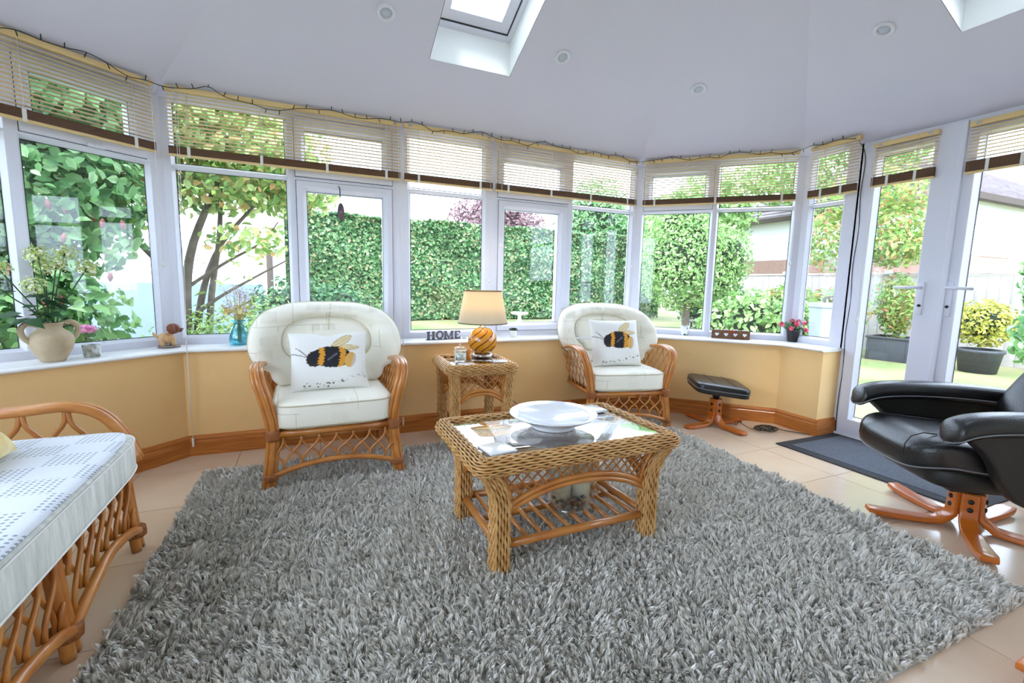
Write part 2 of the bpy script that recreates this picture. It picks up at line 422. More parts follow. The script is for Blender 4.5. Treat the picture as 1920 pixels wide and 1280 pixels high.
def pane(p, x0, x1, z0, z1, o=OG, nm='pane'):
    B().bx(x0-0.004, x1+0.004, o, o+0.006, z0-0.004, z1+0.004).obj(nm, M_glass, p)
    g = B(); ringrect(g, x0-0.002, x1+0.002, z0-0.002, z1+0.002, [(0, o-0.002), (0.005, o-0.0025)]); g.obj('gasket', M_gask, p, fixn=False)
def window(name, i, x0, x1, fixed, openers, rot, org, z0=ZS1, z1=2.10):
    """local x along the wall, local y outward"""
    w = struct(name, (org.x, org.y, 0), rot); f = B(); holes = []; e = 0.022
    for (a, b, c, d) in fixed: holes.append((a-e, b+e, c-e, d+e))
    for (a, b, c, d) in openers: holes.append((a-0.05, b+0.05, c-0.05, d+0.05))
    plate(f, x0, x1, z0, z1, holes, OF, OB)
    for (a, b, c, d) in fixed: ringrect(f, a-e, b+e, c-e, d+e, [(0, OF), (0.006, OF+0.002), (e-0.002, OG-0.006), (e, OG)])
    f.obj('frame', M_upvc, w, fixn=False)
    for (a, b, c, d) in fixed: pane(w, a, b, c, d)
    for (a, b, c, d) in openers:
        s = B(); A = 0.062
        ringrect(s, a-A, b+A, c-A, d+A, [(0, OF), (0.002, OF-0.016), (0.036, OF-0.018), (0.042, OF-0.014), (A-0.002, OG-0.022), (A, OG-0.016), (A, OB)])
        sh = s.obj('sash', M_upvc, w, fixn=False)
        k = B(); ringrect(k, a-A-0.003, b+A+0.003, c-A-0.003, d+A+0.003, [(0, OF-0.0008), (0.004, OF-0.0008)]); k.obj('seal_line', M_gask, w, fixn=False)
        pane(w, a, b, c, d, OG-0.014)
    return w
ZL0, ZL1, ZT0, ZT1 = 0.705, 1.700, 1.738, 2.080
tA, tB = 0.22, 0.22
# back wall: local origin = PA.x shifted to world x=0
w2 = window('window_2', 2, offpt(2, OF).x, offpt(3, OF).x,
    [(-0.697, -0.102, ZL0, ZL1), (0.704, 1.257, ZL0, ZL1), (2.065, 2.657, ZL0, ZL1), (-0.697, -0.105, ZT0, ZT1), (0.697, 1.255, ZT0, ZT1), (2.060, 2.659, ZT0, ZT1)],
    [(0.018, 0.507, 0.752, 1.642), (1.442, 1.928, 0.752, 1.644), (0.014, 0.508, 1.79, 2.025), (1.434, 1.934, 1.79, 2.008)], 0.0, Vector((0, PA.y)))
m3 = math.tan(math.radians(22.5))*OF
w3 = window('window_3', 3, -m3+0.0, 1.1126+m3, [(-0.018, 0.525, ZL0, ZL1), (0.593, 1.131, ZL0, ZL1), (0.590, 1.128, ZT0, ZT1)], [(0.040, 0.475, 1.79, 2.02)], -PI/4, PB)
w1 = window('window_1', 1, -1.113-math.tan(0.425)*OF, math.tan(A1/2)*OF, [(-0.523, -0.004, ZL0, ZL1), (-1.06, -0.602, ZL0, ZL1), (-1.06, -0.602, ZT0, ZT1)], [(-0.472, -0.070, 1.79, 2.018)], A1, PA)
w4 = window('window_4', 4, -m3, DOOR0, [(-0.020, 0.206, ZL0, ZL1), (-0.020, 0.207, ZT0, ZT1)], [], -PI/2, PC)
w5 = window('added_window_5', 4, DOOR1, PC.y-YH, [(1.55, 2.05, ZL0, ZL1), (2.15, 3.05, ZL0, ZL1), (1.55, 2.05, ZT0, ZT1), (2.15, 3.05, ZT0, ZT1)], [], -PI/2, PC)  # unseen window added past the doors to let in light
LLEN = PL1.y-YH
w6 = window('window_6', 0, 0.0, LLEN+math.tan(0.425)*OF, [(0.10, 1.0, ZL0, ZL1), (1.1, 2.1, ZL0, ZL1), (2.2, 3.15, ZL0, ZL1), (0.1, 1.0, ZT0, ZT1), (1.1, 2.1, ZT0, ZT1), (2.2, 3.15, ZT0, ZT1)], [], PI/2, PL0)
# window catch on the corner opener
B().bx(-0.29, -0.21, OF-0.034, OF-0.016, 1.722, 1.742, 0.006).bx(-0.262, -0.25, OF-0.04, OF-0.032, 1.728, 1.736).obj('catch', M_upvc, w1)
# ------------------------------------------------------------------ patio doors (local x along wall from PC, local y outward)
DOORF = struct('door_3', (PC.x, PC.y, 0), -PI/2)
f = B(); plate(f, DOOR0-0.012, DOOR1, 0.0, 2.15, [(0.352, 1.428, 0.05, 2.085)], OF, OB+0.02); f.obj('frame', M_upvc, DOORF, fixn=False)
B().bx(DOOR0, DOOR1, OF-0.02, OF, 0.0, 0.022, 0.006).obj('threshold', M_upvc, DOORF)
def leaf(name, x0, x1, g0, g1, hx, sgn):
    d = struct(name, (PC.x, PC.y, 0), -PI/2); s = B(); o0 = OF-0.012; zt = 1.985; zb = 0.15
    plate(s, x0, x1, 0.052, 2.083, [(g0-0.022, g1+0.022, zb-0.022, zt+0.022)], o0, OB)
    ringrect(s, g0-0.022, g1+0.022, zb-0.022, zt+0.022, [(0, o0), (0.006, o0+0.002), (0.02, OG-0.006), (0.022, OG)])
    s.obj('leaf', M_upvc, d, fixn=False)
    pane(d, g0, g1, zb, zt)
    k = B(); ringrect(k, x0-0.003, x1+0.003, 0.049, 2.086, [(0, OF-0.001), (0.0035, OF-0.001)]); k.obj('seal_line', M_gask, d, fixn=False)
    h = B().bx(hx-0.017, hx+0.017, o0-0.010, o0, 0.925, 1.135, 0.005).obj('handle_plate', M_upvc, d)
    B().tube([(hx, o0-0.005, 1.10), (hx, o0-0.045, 1.10), (hx-sgn*0.012, o0-0.052, 1.10), (hx-sgn*0.13, o0-0.050, 1.097)], 0.0095, 8).obj('lever', M_upvc, h)
    B().lathe([(0.001, 0), (0.009, 0), (0.009, 0.004)], 12).box((0, 0, 0.004), (0.004, 0.012, 0.003)).xform(Matrix.Translation((hx, o0-0.010, 0.985)) @ Matrix.Rotation(PI/2, 4, 'X')).obj('keyhole', M_gask, h)
    return d
leaf('door_1', 0.355, 0.872, 0.438, 0.722, 0.770, 1)
leaf('door_2', 0.892, 1.425, 0.965, 1.335, 0.912, -1)
B().bx(0.868, 0.898, OF-0.03, OF-0.010, 0.055, 2.08, 0.004).obj('meeting_stile', M_upvc, DOORF)

# ------------------------------------------------------------------ venetian blinds (local x along wall, y outward)
OBL = 0.100
def blind(label, org, rot, x0, x1, zt=2.130, zb=1.750, o=OBL, cords=None, ntape=3, drop=0.9, stackh=0.043):
    b = thing('venetian_blind', label, 'blind', (org.x, org.y, 0), rot, 'wooden venetian blinds')
    B().bx(x0, x1, o-0.016, o+0.016, zt-0.030, zt, 0.003).obj('head_rail', M_rail, b)
    B().bx(x0+0.002, x1-0.002, o-0.013, o+0.013, zb, zb+0.012, 0.004).obj('bottom_rail', M_rail, b)
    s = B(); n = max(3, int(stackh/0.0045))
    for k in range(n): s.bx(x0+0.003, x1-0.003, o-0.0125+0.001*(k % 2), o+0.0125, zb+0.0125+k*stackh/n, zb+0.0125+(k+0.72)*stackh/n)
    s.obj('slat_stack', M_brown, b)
    z0 = zb+0.0125+stackh+0.016; z1 = zt-0.048; n = int(round((z1-z0)/0.0205)); first = None
    for k in range(n+1):
        z = z0+(z1-z0)*k/n
        if first is None:
            first = B().box(((x0+x1)/2, 0, 0), (x1-x0-0.006, 0.025, 0.0026), Matrix.Rotation(0.0, 3, 'X')).obj('slat', M_slatw, b, (0, o, z))
        else:
            c = first.copy(); COL.objects.link(c); c.location = (0, o, z)
    for k in range(ntape):
        x = x0+0.10+(x1-x0-0.20)*k/max(1, ntape-1) if ntape > 1 else (x0+x1)/2
        t = B().tube([(x, o-0.0135, zt-0.03), (x, o-0.0135, zb)], 0.0011, 5).tube([(x, o+0.0135, zt-0.03), (x, o+0.0135, zb)], 0.0011, 5)
        t.bx(x-0.008, x+0.008, o-0.0150, o-0.0135, zb-0.001, zb+0.0125+stackh); t.obj('ladder_cord', M_cord, b)
    for (x, ln) in (cords or []):
        c = B().tube([(x, o-0.018, zt-0.03), (x+0.002, o-0.022, zt-0.3), (x+0.004, o-0.020, zt-ln)], 0.0016, 6).obj('pull_cord', M_cord, b)
        B().lathe([(0.002, 0.02), (0.006, 0.014), (0.008, 0.0), (0.006, -0.012), (0.001, -0.014)], 10, c=(x+0.004, o-0.020, zt-ln)).obj('acorn', M_cord, c)
    for x in (x0+0.04, x1-0.04): B().bx(x-0.012, x+0.012, o-0.018, o-0.012, zt-0.022, zt-0.006).obj('bracket', M_metal, b)
    return b
Z2 = Vector((0, PA.y))
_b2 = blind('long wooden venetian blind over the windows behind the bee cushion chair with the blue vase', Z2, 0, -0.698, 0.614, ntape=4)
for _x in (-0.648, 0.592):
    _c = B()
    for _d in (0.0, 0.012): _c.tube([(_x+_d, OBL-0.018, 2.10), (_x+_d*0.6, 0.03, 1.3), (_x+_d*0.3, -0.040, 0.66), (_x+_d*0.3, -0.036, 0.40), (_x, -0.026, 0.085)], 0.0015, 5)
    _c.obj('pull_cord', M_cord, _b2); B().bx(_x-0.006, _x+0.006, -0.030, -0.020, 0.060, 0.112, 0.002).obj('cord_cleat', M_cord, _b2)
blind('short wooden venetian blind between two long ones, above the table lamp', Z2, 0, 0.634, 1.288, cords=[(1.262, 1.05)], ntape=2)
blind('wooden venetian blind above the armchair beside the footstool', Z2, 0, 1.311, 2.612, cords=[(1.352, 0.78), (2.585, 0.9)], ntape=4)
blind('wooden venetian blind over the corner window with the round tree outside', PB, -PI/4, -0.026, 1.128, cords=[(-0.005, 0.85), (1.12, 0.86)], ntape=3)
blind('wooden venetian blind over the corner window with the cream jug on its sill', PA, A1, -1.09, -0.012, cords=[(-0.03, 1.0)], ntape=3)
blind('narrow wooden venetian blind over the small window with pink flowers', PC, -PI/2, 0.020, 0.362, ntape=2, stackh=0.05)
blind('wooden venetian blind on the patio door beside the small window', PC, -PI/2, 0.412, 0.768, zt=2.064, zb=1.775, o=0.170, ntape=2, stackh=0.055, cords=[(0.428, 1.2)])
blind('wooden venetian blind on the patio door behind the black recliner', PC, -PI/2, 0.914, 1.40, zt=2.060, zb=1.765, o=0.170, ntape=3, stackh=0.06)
# ------------------------------------------------------------------ soft-furnishing materials
def fabric_print(name, base, ink, ink2):
    """cream cotton with scattered sketchy boxes: outlines, olive blocks and hatching in patches"""
    m = mat(name, base, 0.85, bump=(24, 0.10), sheen=0.2); N = Nodes(m); b = N.n['Principled BSDF']
    tc = N.new('ShaderNodeTexCoord'); mp = N.new('ShaderNodeMapping'); N.link(tc.outputs['Object'], mp.inputs[0]); mp.inputs['Rotation'].default_value = (PI/2, 0, 0)
    def brick(scale, off, mort, w, h, bias):
        br = N.new('ShaderNodeTexBrick'); br.offset = off; br.inputs['Scale'].default_value = scale; br.inputs['Mortar Size'].default_value = mort; br.inputs['Mortar Smooth'].default_value = 0.0
        br.inputs['Color1'].default_value = (0, 0, 0, 1); br.inputs['Color2'].default_value = (1, 1, 1, 1); br.inputs['Mortar'].default_value = (0, 0, 0, 1); br.inputs['Bias'].default_value = bias
        br.inputs['Brick Width'].default_value = w; br.inputs['Row Height'].default_value = h; N.link(mp.outputs[0], br.inputs['Vector']); return br
    def mask(scale, lo, hi, seed):
        nz = N.new('ShaderNodeTexNoise', noise_dimensions='4D'); nz.inputs['Scale'].default_value = scale; nz.inputs['W'].default_value = seed; nz.inputs['Detail'].default_value = 0; N.link(mp.outputs[0], nz.inputs['Vector'])
        r = N.new('ShaderNodeMapRange'); r.inputs[1].default_value = lo; r.inputs[2].default_value = hi; N.link(nz.outputs[0], r.inputs[0]); return r.outputs[0]
    def mul(x, y):
        k = N.new('ShaderNodeMath', operation='MULTIPLY'); N.link(x, k.inputs[0])
        if isinstance(y, float): k.inputs[1].default_value = y
        else: N.link(y, k.inputs[1])
        return k.outputs[0]
    def over(c, col, f):
        mx = N.new('ShaderNodeMix', data_type='RGBA'); N.link(f, mx.inputs[0]); mx.inputs[7].default_value = col
        if isinstance(c, tuple): mx.inputs[6].default_value = c
        else: N.link(c, mx.inputs[6])
        return mx.outputs[2]
    b1 = brick(4.0, 0.43, 0.006, 0.75, 0.52, 0.0); b2 = brick(9.0, 0.3, 0.02, 0.8, 0.6, -0.62); b3 = brick(6.0, 0.37, 0.05, 0.55, 0.34, -0.55)
    c = over(base, ink, mul(mul(b1.outputs['Fac'], mask(4.0, 0.52, 0.56, 1.0)), 0.55))
    c = over(c, ink, mul(mul(b2.outputs['Color'], mask(3.0, 0.44, 0.48, 5.0)), 0.42))
    wv = N.new('ShaderNodeTexWave'); wv.inputs['Scale'].default_value = 46; N.link(mp.outputs[0], wv.inputs['Vector'])
    c = over(c, ink2, mul(mul(mul(wv.outputs['Fac'], b3.outputs['Color']), mask(2.5, 0.48, 0.52, 12.0)), 0.7))
    N.link(c, b.inputs['Base Color']); return m
M_fab = fabric_print('cream_printed_cotton', rgb(243, 238, 222), rgb(158, 152, 112), rgb(122, 112, 84))
M_pipe = mat('cushion_piping', rgb(206, 198, 170), 0.8)
M_ruche = mat('cream_ruched_cotton', rgb(240, 240, 232), 0.85, var=rgb(206, 208, 200), vscale=5, stretch=(9, 2, 1.2), bump=(9, 0.9))
M_seam = mat('seam_thread', rgb(206, 196, 162), 0.9)
def throw_mat():
    m = mat('white_perforated_throw', rgb(232, 236, 244), 0.85, bump=(200, 0.1)); N = Nodes(m); b = N.n['Principled BSDF']
    tc = N.new('ShaderNodeTexCoord'); mp = N.new('ShaderNodeMapping'); N.link(tc.outputs['Object'], mp.inputs[0]); mp.inputs['Scale'].default_value = (62, 62, 0)
    fr = N.new('ShaderNodeVectorMath', operation='FRACTION'); N.link(mp.outputs[0], fr.inputs[0])
    sb = N.new('ShaderNodeVectorMath', operation='SUBTRACT'); N.link(fr.outputs[0], sb.inputs[0]); sb.inputs[1].default_value = (0.5, 0.5, 0)
    ln = N.new('ShaderNodeVectorMath', operation='LENGTH'); N.link(sb.outputs[0], ln.inputs[0])
    lt = N.new('ShaderNodeMath', operation='LESS_THAN'); N.link(ln.outputs['Value'], lt.inputs[0]); lt.inputs[1].default_value = 0.27
    ck = N.new('ShaderNodeTexChecker'); ck.inputs['Scale'].default_value = 9.0; N.link(tc.outputs['Object'], ck.inputs['Vector'])
    mp2 = N.new('ShaderNodeMapping'); mp2.inputs['Scale'].default_value = (1, 1, 0.0); N.link(tc.outputs['Object'], mp2.inputs[0]); N.link(mp2.outputs[0], ck.inputs['Vector'])
    mu = N.new('ShaderNodeMath', operation='MULTIPLY'); N.link(lt.outputs[0], mu.inputs[0]); N.link(ck.outputs['Fac'], mu.inputs[1])
    mx = N.new('ShaderNodeMix', data_type='RGBA'); mx.inputs[6].default_value = rgb(232, 236, 244); mx.inputs[7].default_value = rgb(158, 166, 182); N.link(mu.outputs[0], mx.inputs[0])
    N.link(mx.outputs[2], b.inputs['Base Color']); return m
M_throw = throw_mat()
M_leather = mat('black_leather', rgb(22, 22, 25), 0.30, bump=(180, 0.15), spec=0.6)
M_leath2 = mat('black_leather_panel', rgb(26, 25, 24), 0.5, bump=(180, 0.12))
M_lpipe = mat('leather_piping', rgb(120, 122, 128), 0.4)
M_bent = mat('bentwood_orange', rgb(206, 112, 34), 0.28, var=rgb(186, 94, 26), vscale=4, stretch=(1, 1, 10), coat=0.4)
M_tglass = glass_mat('table_top_glass', (0.72, 0.72, 0.70, 1), 0.10, 0.0, 0.62)

# ------------------------------------------------------------------ cane armchairs
def cane_bind(b, p, d, r, ln):
    d = Vector(d).normalized(); p = Vector(p); n = 6
    b.tube([p-d*ln/2, p-d*ln*0.3, p, p+d*ln*0.3, p+d*ln/2], [r*0.96, r, r*1.02, r, r*0.96], 10)
def make_armchair(label, loc, rz):
    t = thing('cane_armchair', label, 'armchair', loc, rz, 'cane armchairs')
    for s in (-1, 1):
        # front leg sweeping up into the arm: three canes side by side
        base = bez([(s*0.325, 0.0, 0), (s*0.305, 0.012, 0.15), (s*0.292, 0.02, 0.30), (s*0.318, 0.012, 0.45), (s*0.345, 0.02, 0.545), (s*0.357, 0.075, 0.597), (s*0.36, 0.20, 0.612), (s*0.352, 0.40, 0.585), (s*0.335, 0.60, 0.53)], 34)
        leg = B()
        for q, (ox, oy) in enumerate(((-0.021, 0.004), (0.0, -0.008), (0.021, 0.004))):
            pts = []
            for i, p in enumerate(base):
                pts.append((p.x+s*ox*0.9, p.y+oy+ (0.0 if p.z < 0.5 else 0), p.z+(abs(ox)*-0.15 if p.z > 0.56 else 0)))
            leg.tube(pts, 0.0135, 8)
        lg = leg.obj('leg', M_rattan, t)
        bb = B(); cane_bind(bb, (s*0.294, 0.016, 0.285), (0, 0, 1), 0.034, 0.05); bb.obj('binding', M_bind, lg); bb = B(); cane_bind(bb, (s*0.31, 0.006, 0.075), (0, 0, 1), 0.036, 0.03); bb.obj('binding', M_bind, lg)
        rl = B()
        for ox in (-0.012, 0.012): rl.tube(bez([(s*0.30+ox, 0.66, 0), (s*0.30+ox, 0.62, 0.3), (s*0.315+ox, 0.62, 0.53), (s*0.30+ox, 0.70, 0.72), (s*0.20+ox, 0.735, 0.82), (0, 0.745, 0.855)], 18), 0.0135, 8)
        rl.obj('leg', M_rattan, t)
        sr = B().tube([(s*0.292, 0.02, 0.285), (s*0.30, 0.62, 0.285)], 0.015, 8).tube(bez([(s*0.31, 0.01, 0.085), (s*0.306, 0.3, 0.135), (s*0.302, 0.64, 0.085)], 10), 0.013, 8)
        sr.obj('side_rail', M_rattan, t)
        # open lattice between arm and seat rail
        lt = B(); n = 7
        for k in range(-2, n):
            for dr in (1, -1):
                pts = []
                for q in range(7):
                    u = q/6; y = 0.06+(k+0.5+dr*(u-0.5)*2.4)*0.56/n; y = min(max(y, 0.045), 0.60); zt = 0.595-(max(0, y-0.2)*0.16); z = 0.295+(zt-0.295)*u
                    x = 0.296+(0.352-0.296)*u+0.004*dr; pts.append((s*x, y, z))
                lt.tube(pts, 0.0042, 5)
        lt.obj('arm_lattice', M_rattan, t)
    fr = B().tube([(-0.292, 0.015, 0.285), (0.292, 0.015, 0.285)], 0.017, 8).tube([(-0.29, 0.03, 0.262), (0.29, 0.03, 0.262)], 0.013, 8)
    fr.obj('front_rail', M_rattan, t); B().tube([(-0.30, 0.62, 0.285), (0.30, 0.62, 0.285)], 0.015, 8).obj('rear_rail', M_rattan, t)
    ar = bez([(-0.312, 0.004, 0.075), (-0.16, 0.0, 0.118), (0, 0.0, 0.133), (0.16, 0.0, 0.118), (0.312, 0.004, 0.075)], 20)
    B().tube(ar, 0.0145, 8).obj('arched_stretcher', M_rattan, t)
    def az_(x): return 0.133-0.058*(x/0.312)**2
    n = 7; L = B(); pitch = 0.58/n
    for k in range(-1, n+1):
        for dr in (1, -1):
            xa = -0.29+(k+0.5)*pitch; xb = xa+dr*pitch; pts = []
            for q in range(9):
                u = q/8; s_ = u+0.16*math.sin(2*PI*u)*-1; x = xa+(xb-xa)*min(max(s_, 0), 1); z = 0.27+(az_(min(max(x, -0.3), 0.3))+0.01-0.27)*u
                if abs(x) > 0.292: continue
                pts.append((x, 0.008+0.005*dr, z))
            if len(pts) > 2: L.tube(pts, 0.0058, 6)
    L.obj('front_lattice', M_rattan, t)
    B().bx(-0.28, 0.28, 0.03, 0.62, 0.288, 0.296).obj('seat_web', M_bind, t)
    # seat cushion
    sc = B().grid(superbox(0.292, 0.305, 0.078, 7.0, 56, 22, 0.10), 56, 22, closeu=True).xform(Matrix.Translation((0, 0.285, 0.375)))
    so = sc.obj('seat_cushion', M_fab, t)
    def rr(hx, hy, z, e=7.0, n=48): 
        o = []
        for k in range(n):
            a = 2*PI*k/n; c, s_ = math.cos(a), math.sin(a); o.append((hx*math.copysign(abs(c)**(2/e), c), 0.285+hy*math.copysign(abs(s_)**(2/e), s_), z))
        return o
    B().tube(rr(0.291, 0.304, 0.430), 0.0038, 5, closed=True).obj('piping', M_pipe, so); B().tube(rr(0.291, 0.304, 0.322), 0.0038, 5, closed=True).obj('piping', M_pipe, so)
    # back cushion
    OUT = [(0.0, 0.445), (0.15, 0.445), (0.255, 0.448), (0.300, 0.485), (0.318, 0.535), (0.372, 0.575), (0.412, 0.645), (0.420, 0.735), (0.398, 0.825), (0.335, 0.900), (0.215, 0.945), (0.10, 0.957), (0.0, 0.958)]
    OUT = [(x, 0.445+(z-0.445)*0.915) for x, z in OUT]
    oc = bez([(x, z, 0) for x, z in OUT], 48); full = [(p.x, p.y) for p in oc]+[(-p.x, p.y) for p in oc[::-1][1:-1]]
    zc = 0.68
    nseg = len(full)
    def front(r, k):
        x, z = full[k]; X = x*r; Z = zc+(z-zc)*r
        yb = 0.50+(Z-0.44)*0.40-0.17*(abs(X)/0.42)**2.2*(0.55+0.45*min(1, max(0, (0.95-Z)/0.35)))
        if r < 0.56: d = 0.050+0.012*math.cos(r/0.56*PI/2)
        elif r < 0.64: d = 0.048-0.024*math.sin((r-0.56)/0.08*PI)
        else:
            u = (r-0.64)/0.36; d = 0.046+0.074*math.sin(u*PI)**0.75 if u < 0.5 else 0.120*math.sqrt(max(0, 1-((u-0.5)/0.5)**2.4))
        a = math.atan2(z-zc, x); pl = 0.0115*math.sin(a*15+2.4*math.sin(a*3)+1.5*r)*max(0, min(1, (r-0.55)*5))*max(0, 1-r**10)*(0.6+0.4*math.sin(a*5))+0.007*math.sin(a*6+1)*max(0, (r-0.4))
        return (X, yb-d+pl, Z)
    rs = [0.0, 0.15, 0.3, 0.42, 0.5, 0.55, 0.575, 0.60, 0.625, 0.66, 0.70, 0.75, 0.80, 0.85, 0.89, 0.93, 0.96, 0.985, 1.0]
    V = []; F = []
    for r in rs:
        for k in range(nseg): V.append(front(r, k))
    for r in (0.985, 0.94, 0.8, 0.5, 0.0):
        for k in range(nseg):
            x, y, z = front(1.0, k); X, Z = full[k][0]*r, zc+(full[k][1]-zc)*r
            yb = 0.50+(Z-0.44)*0.40-0.17*(abs(X)/0.42)**2.2*(0.55+0.45*min(1, max(0, (0.95-Z)/0.35))); V.append((X, yb+0.055*(1-r**6)**0.5, Z))
    nr = len(rs)+5
    for i in range(nr-1):
        for k in range(nseg): F.append((i*nseg+k, i*nseg+(k+1) % nseg, (i+1)*nseg+(k+1) % nseg, (i+1)*nseg+k))
    bc = B().add(V, F, True).obj('back_cushion', M_fab, t)
    B().tube([(p[0], p[1]-0.001, p[2]) for p in [front(0.60, k) for k in range(nseg)]], 0.0035, 5, closed=True).obj('seam', M_seam, bc)
    B().tube([(p[0], p[1]-0.001, p[2]) for p in [front(r, 47) for r in (0.3, 0.45, 0.55, 0.6, 0.66, 0.75, 0.85, 0.93, 0.985)]], 0.0025, 5).obj('seam', M_seam, bc)
    B().tube([front(1.0, k) for k in range(nseg)], 0.0045, 5, closed=True).obj('piping', M_pipe, bc)
    bt = Vector(front(0.60, 47)); B().lathe([(0.001, 0.006), (0.010, 0.005), (0.013, 0.0)], 14).xform(Matrix.Translation(bt) @ Matrix.Rotation(PI/2, 4, 'X')).obj('button', M_fab, bc)
    return t
CH1 = (0.118, 2.478, 0.012); CH2 = (2.135, 2.655, 0.0)
make_armchair('honey cane armchair with cream cushions standing on the grey rug', CH1, 0.02)
make_armchair('honey cane armchair with cream cushions near the black footstool', CH2, math.radians(-12))

# bee cushions ------------------------------------------------------------
def bee_colour(u, v, seed):
    """u,v in -1..1 on the cushion face (v up); returns sRGB 0..255 of the print"""
    rg = random.Random(seed)
    c = [236, 235, 230]
    def mixc(c, d, a): return [c[i]*(1-a)+d[i]*a for i in range(3)]
    def ell(cx, cy, rx, ry, ang):
        dx, dy = u-cx, v-cy; ca, sa = math.cos(ang), math.sin(ang); X = (dx*ca+dy*sa)/rx; Y = (-dx*sa+dy*ca)/ry; return X*X+Y*Y, X, Y
    fz = 0.05*math.sin(u*47+3*math.sin(v*31))+0.04*math.sin(v*61+u*23)
    # wings
    for (cx, cy, rx, ry, an) in ((0.30, 0.58, 0.38, 0.15, 0.80), (0.44, 0.36, 0.36, 0.10, 0.06)):
        e, X, Y = ell(cx, cy, rx, ry, an)
        if e < 1:
            vein = abs(math.sin(Y*4.5+X*1.2)); k = 0.85 if vein > 0.25 else 0.4
            c = mixc(c, (222, 196, 138), 0.75*k+0.15); 
            if vein < 0.22 or e > 0.9: c = mixc(c, (120, 100, 70), 0.45)
    # body
    e, X, Y = ell(0.06, 0.06, 0.53, 0.36, -0.10); e2, X2, Y2 = ell(-0.38, 0.02, 0.22, 0.28, -0.3)
    eT, XT, YT = ell(0.53, -0.06, 0.15, 0.27, -0.25)
    if e2+fz < 1: c = [34, 32, 36] if e2 < 0.75 else [70, 62, 58]
    if e+fz < 1:
        c = [30, 29, 34]
        b = X+0.12*Y*Y
        if -0.62 < b+fz*0.6 < -0.36: c = [222, 152, 46]
        elif 0.38 < b+fz*0.6 < 0.66: c = [216, 150, 48]
        elif -0.2 < b < 0.25 and abs(Y-0.3*math.sin(6*X)) < 0.12: c = [92, 92, 104]
    if eT+fz < 1: c = [216, 170, 92] if XT < 0.4 else [206, 190, 176]
    # antennae
    for (x0, y0, x1, y1) in ((-0.58, 0.12, -0.86, 0.42), (-0.60, 0.08, -0.98, 0.24)):
        t = max(0, min(1, ((u-x0)*(x1-x0)+(v-y0)*(y1-y0))/((x1-x0)**2+(y1-y0)**2))); d = math.hypot(u-x0-(x1-x0)*t, v-y0-(y1-y0)*t)
        if d < 0.013: c = mixc(c, (60, 56, 60), 0.8)
    for _ in range(44):
        x = rg.uniform(-0.7, 0.9); y = -0.88+0.26*max(0, x+0.3)*(0.6+0.5*max(0,x))+rg.gauss(0, 0.045); r = rg.choice((0.010, 0.012, 0.014, 0.018, 0.026))
        if (u-x)**2+(v-y)**2 < r*r: c = mixc(c, (70, 66, 68), 0.8)
    return c
M_bee = mat('bee_print_cotton', rgb(236, 235, 230), 0.85, bump=(260, 0.1)); _N = Nodes(M_bee); _a = _N.new('ShaderNodeAttribute'); _a.attribute_name = 'print'
_N.link(_a.outputs['Color'], _N.n['Principled BSDF'].inputs['Base Color'])
M_white = mat('white_cotton', rgb(236, 234, 228), 0.85)
def pillow_geo(hx, hz, th, n=90, nz=80, dent=0.0):
    V = []; F = []
    def P(u, v, sgn):
        pin = 1-0.07*(1-abs(v)**2)*abs(u)**3; pin2 = 1-0.07*(1-abs(u)**2)*abs(v)**3
        x = u*hx*(1-0.06*(1-v*v)*abs(u)); z = v*hz*(1-0.06*(1-u*u)*abs(v))
        d = th*((1-u**4)*(1-v**4))**0.55*(1+0.05*math.sin(5*u+3*v)); 
        if dent and v > 0.4: z -= dent*hz*math.exp(-((u+0.05)/0.22)**2)*(v-0.4)/0.6; 
        d *= 1-0.35*dent*4*math.exp(-((u+0.05)/0.2)**2)*max(0, v-0.2) if dent else 1
        return (x, -sgn*d, z)
    for sgn in (1, -1):
        for i in range(n+1):
            for j in range(nz+1): V.append(P(-1+2*i/n, -1+2*j/nz, sgn))
    k = (n+1)*(nz+1)
    for s_ in range(2):
        for i in range(n):
            for j in range(nz):
                a = s_*k+i*(nz+1)+j; f = (a, a+nz+1, a+nz+2, a+1); F.append(f if s_ == 0 else f[::-1])
    return V, F
def bee_cushion(label, loc, rz, lean, hx, hz, seed, dent):
    t = thing('bee_cushion', label, 'cushion', loc, rz, 'bumblebee cushions')
    n, nz = 110, 96; V, F = pillow_geo(hx, hz, 0.062, n, nz, dent)
    b = B().add(V, F, True); R = Matrix.Translation((0, 0, hz)) ; b.xform(Matrix.Rotation(-lean, 4, 'X') @ R)
    o = b.obj('cover', M_bee, t, fixn=False); me = o.data; ca = me.color_attributes.new('print', 'FLOAT_COLOR', 'POINT')
    col = np.ones((len(me.vertices), 4), np.float32); half = (n+1)*(nz+1); lin = {}
    for i in range(n+1):
        for j in range(nz+1):
            c = bee_colour(-1+2*i/n, -1+2*j/nz, seed); col[i*(nz+1)+j, :3] = [s2l(x) for x in c]
    col[half:, :3] = [s2l(236), s2l(235), s2l(230)]
    ca.data.foreach_set('color', col.ravel())
    return t
def place(ch, rz, x, y, z): c, s = math.cos(rz), math.sin(rz); return (ch[0]+c*x-s*y, ch[1]+s*x+c*y, ch[2]+z)
bee_cushion('white cushion printed with a bumblebee on the armchair upon the rug, top edge dented', place(CH1, 0.02, -0.010, 0.185, 0.452), 0.02, 0.38, 0.205, 0.166, 3, 0.10)
r2 = math.radians(-12)
bee_cushion('square white cushion printed with a bumblebee on the armchair near the footstool', place(CH2, r2, -0.02, 0.190, 0.455), r2, 0.36, 0.200, 0.186, 5, 0.0)

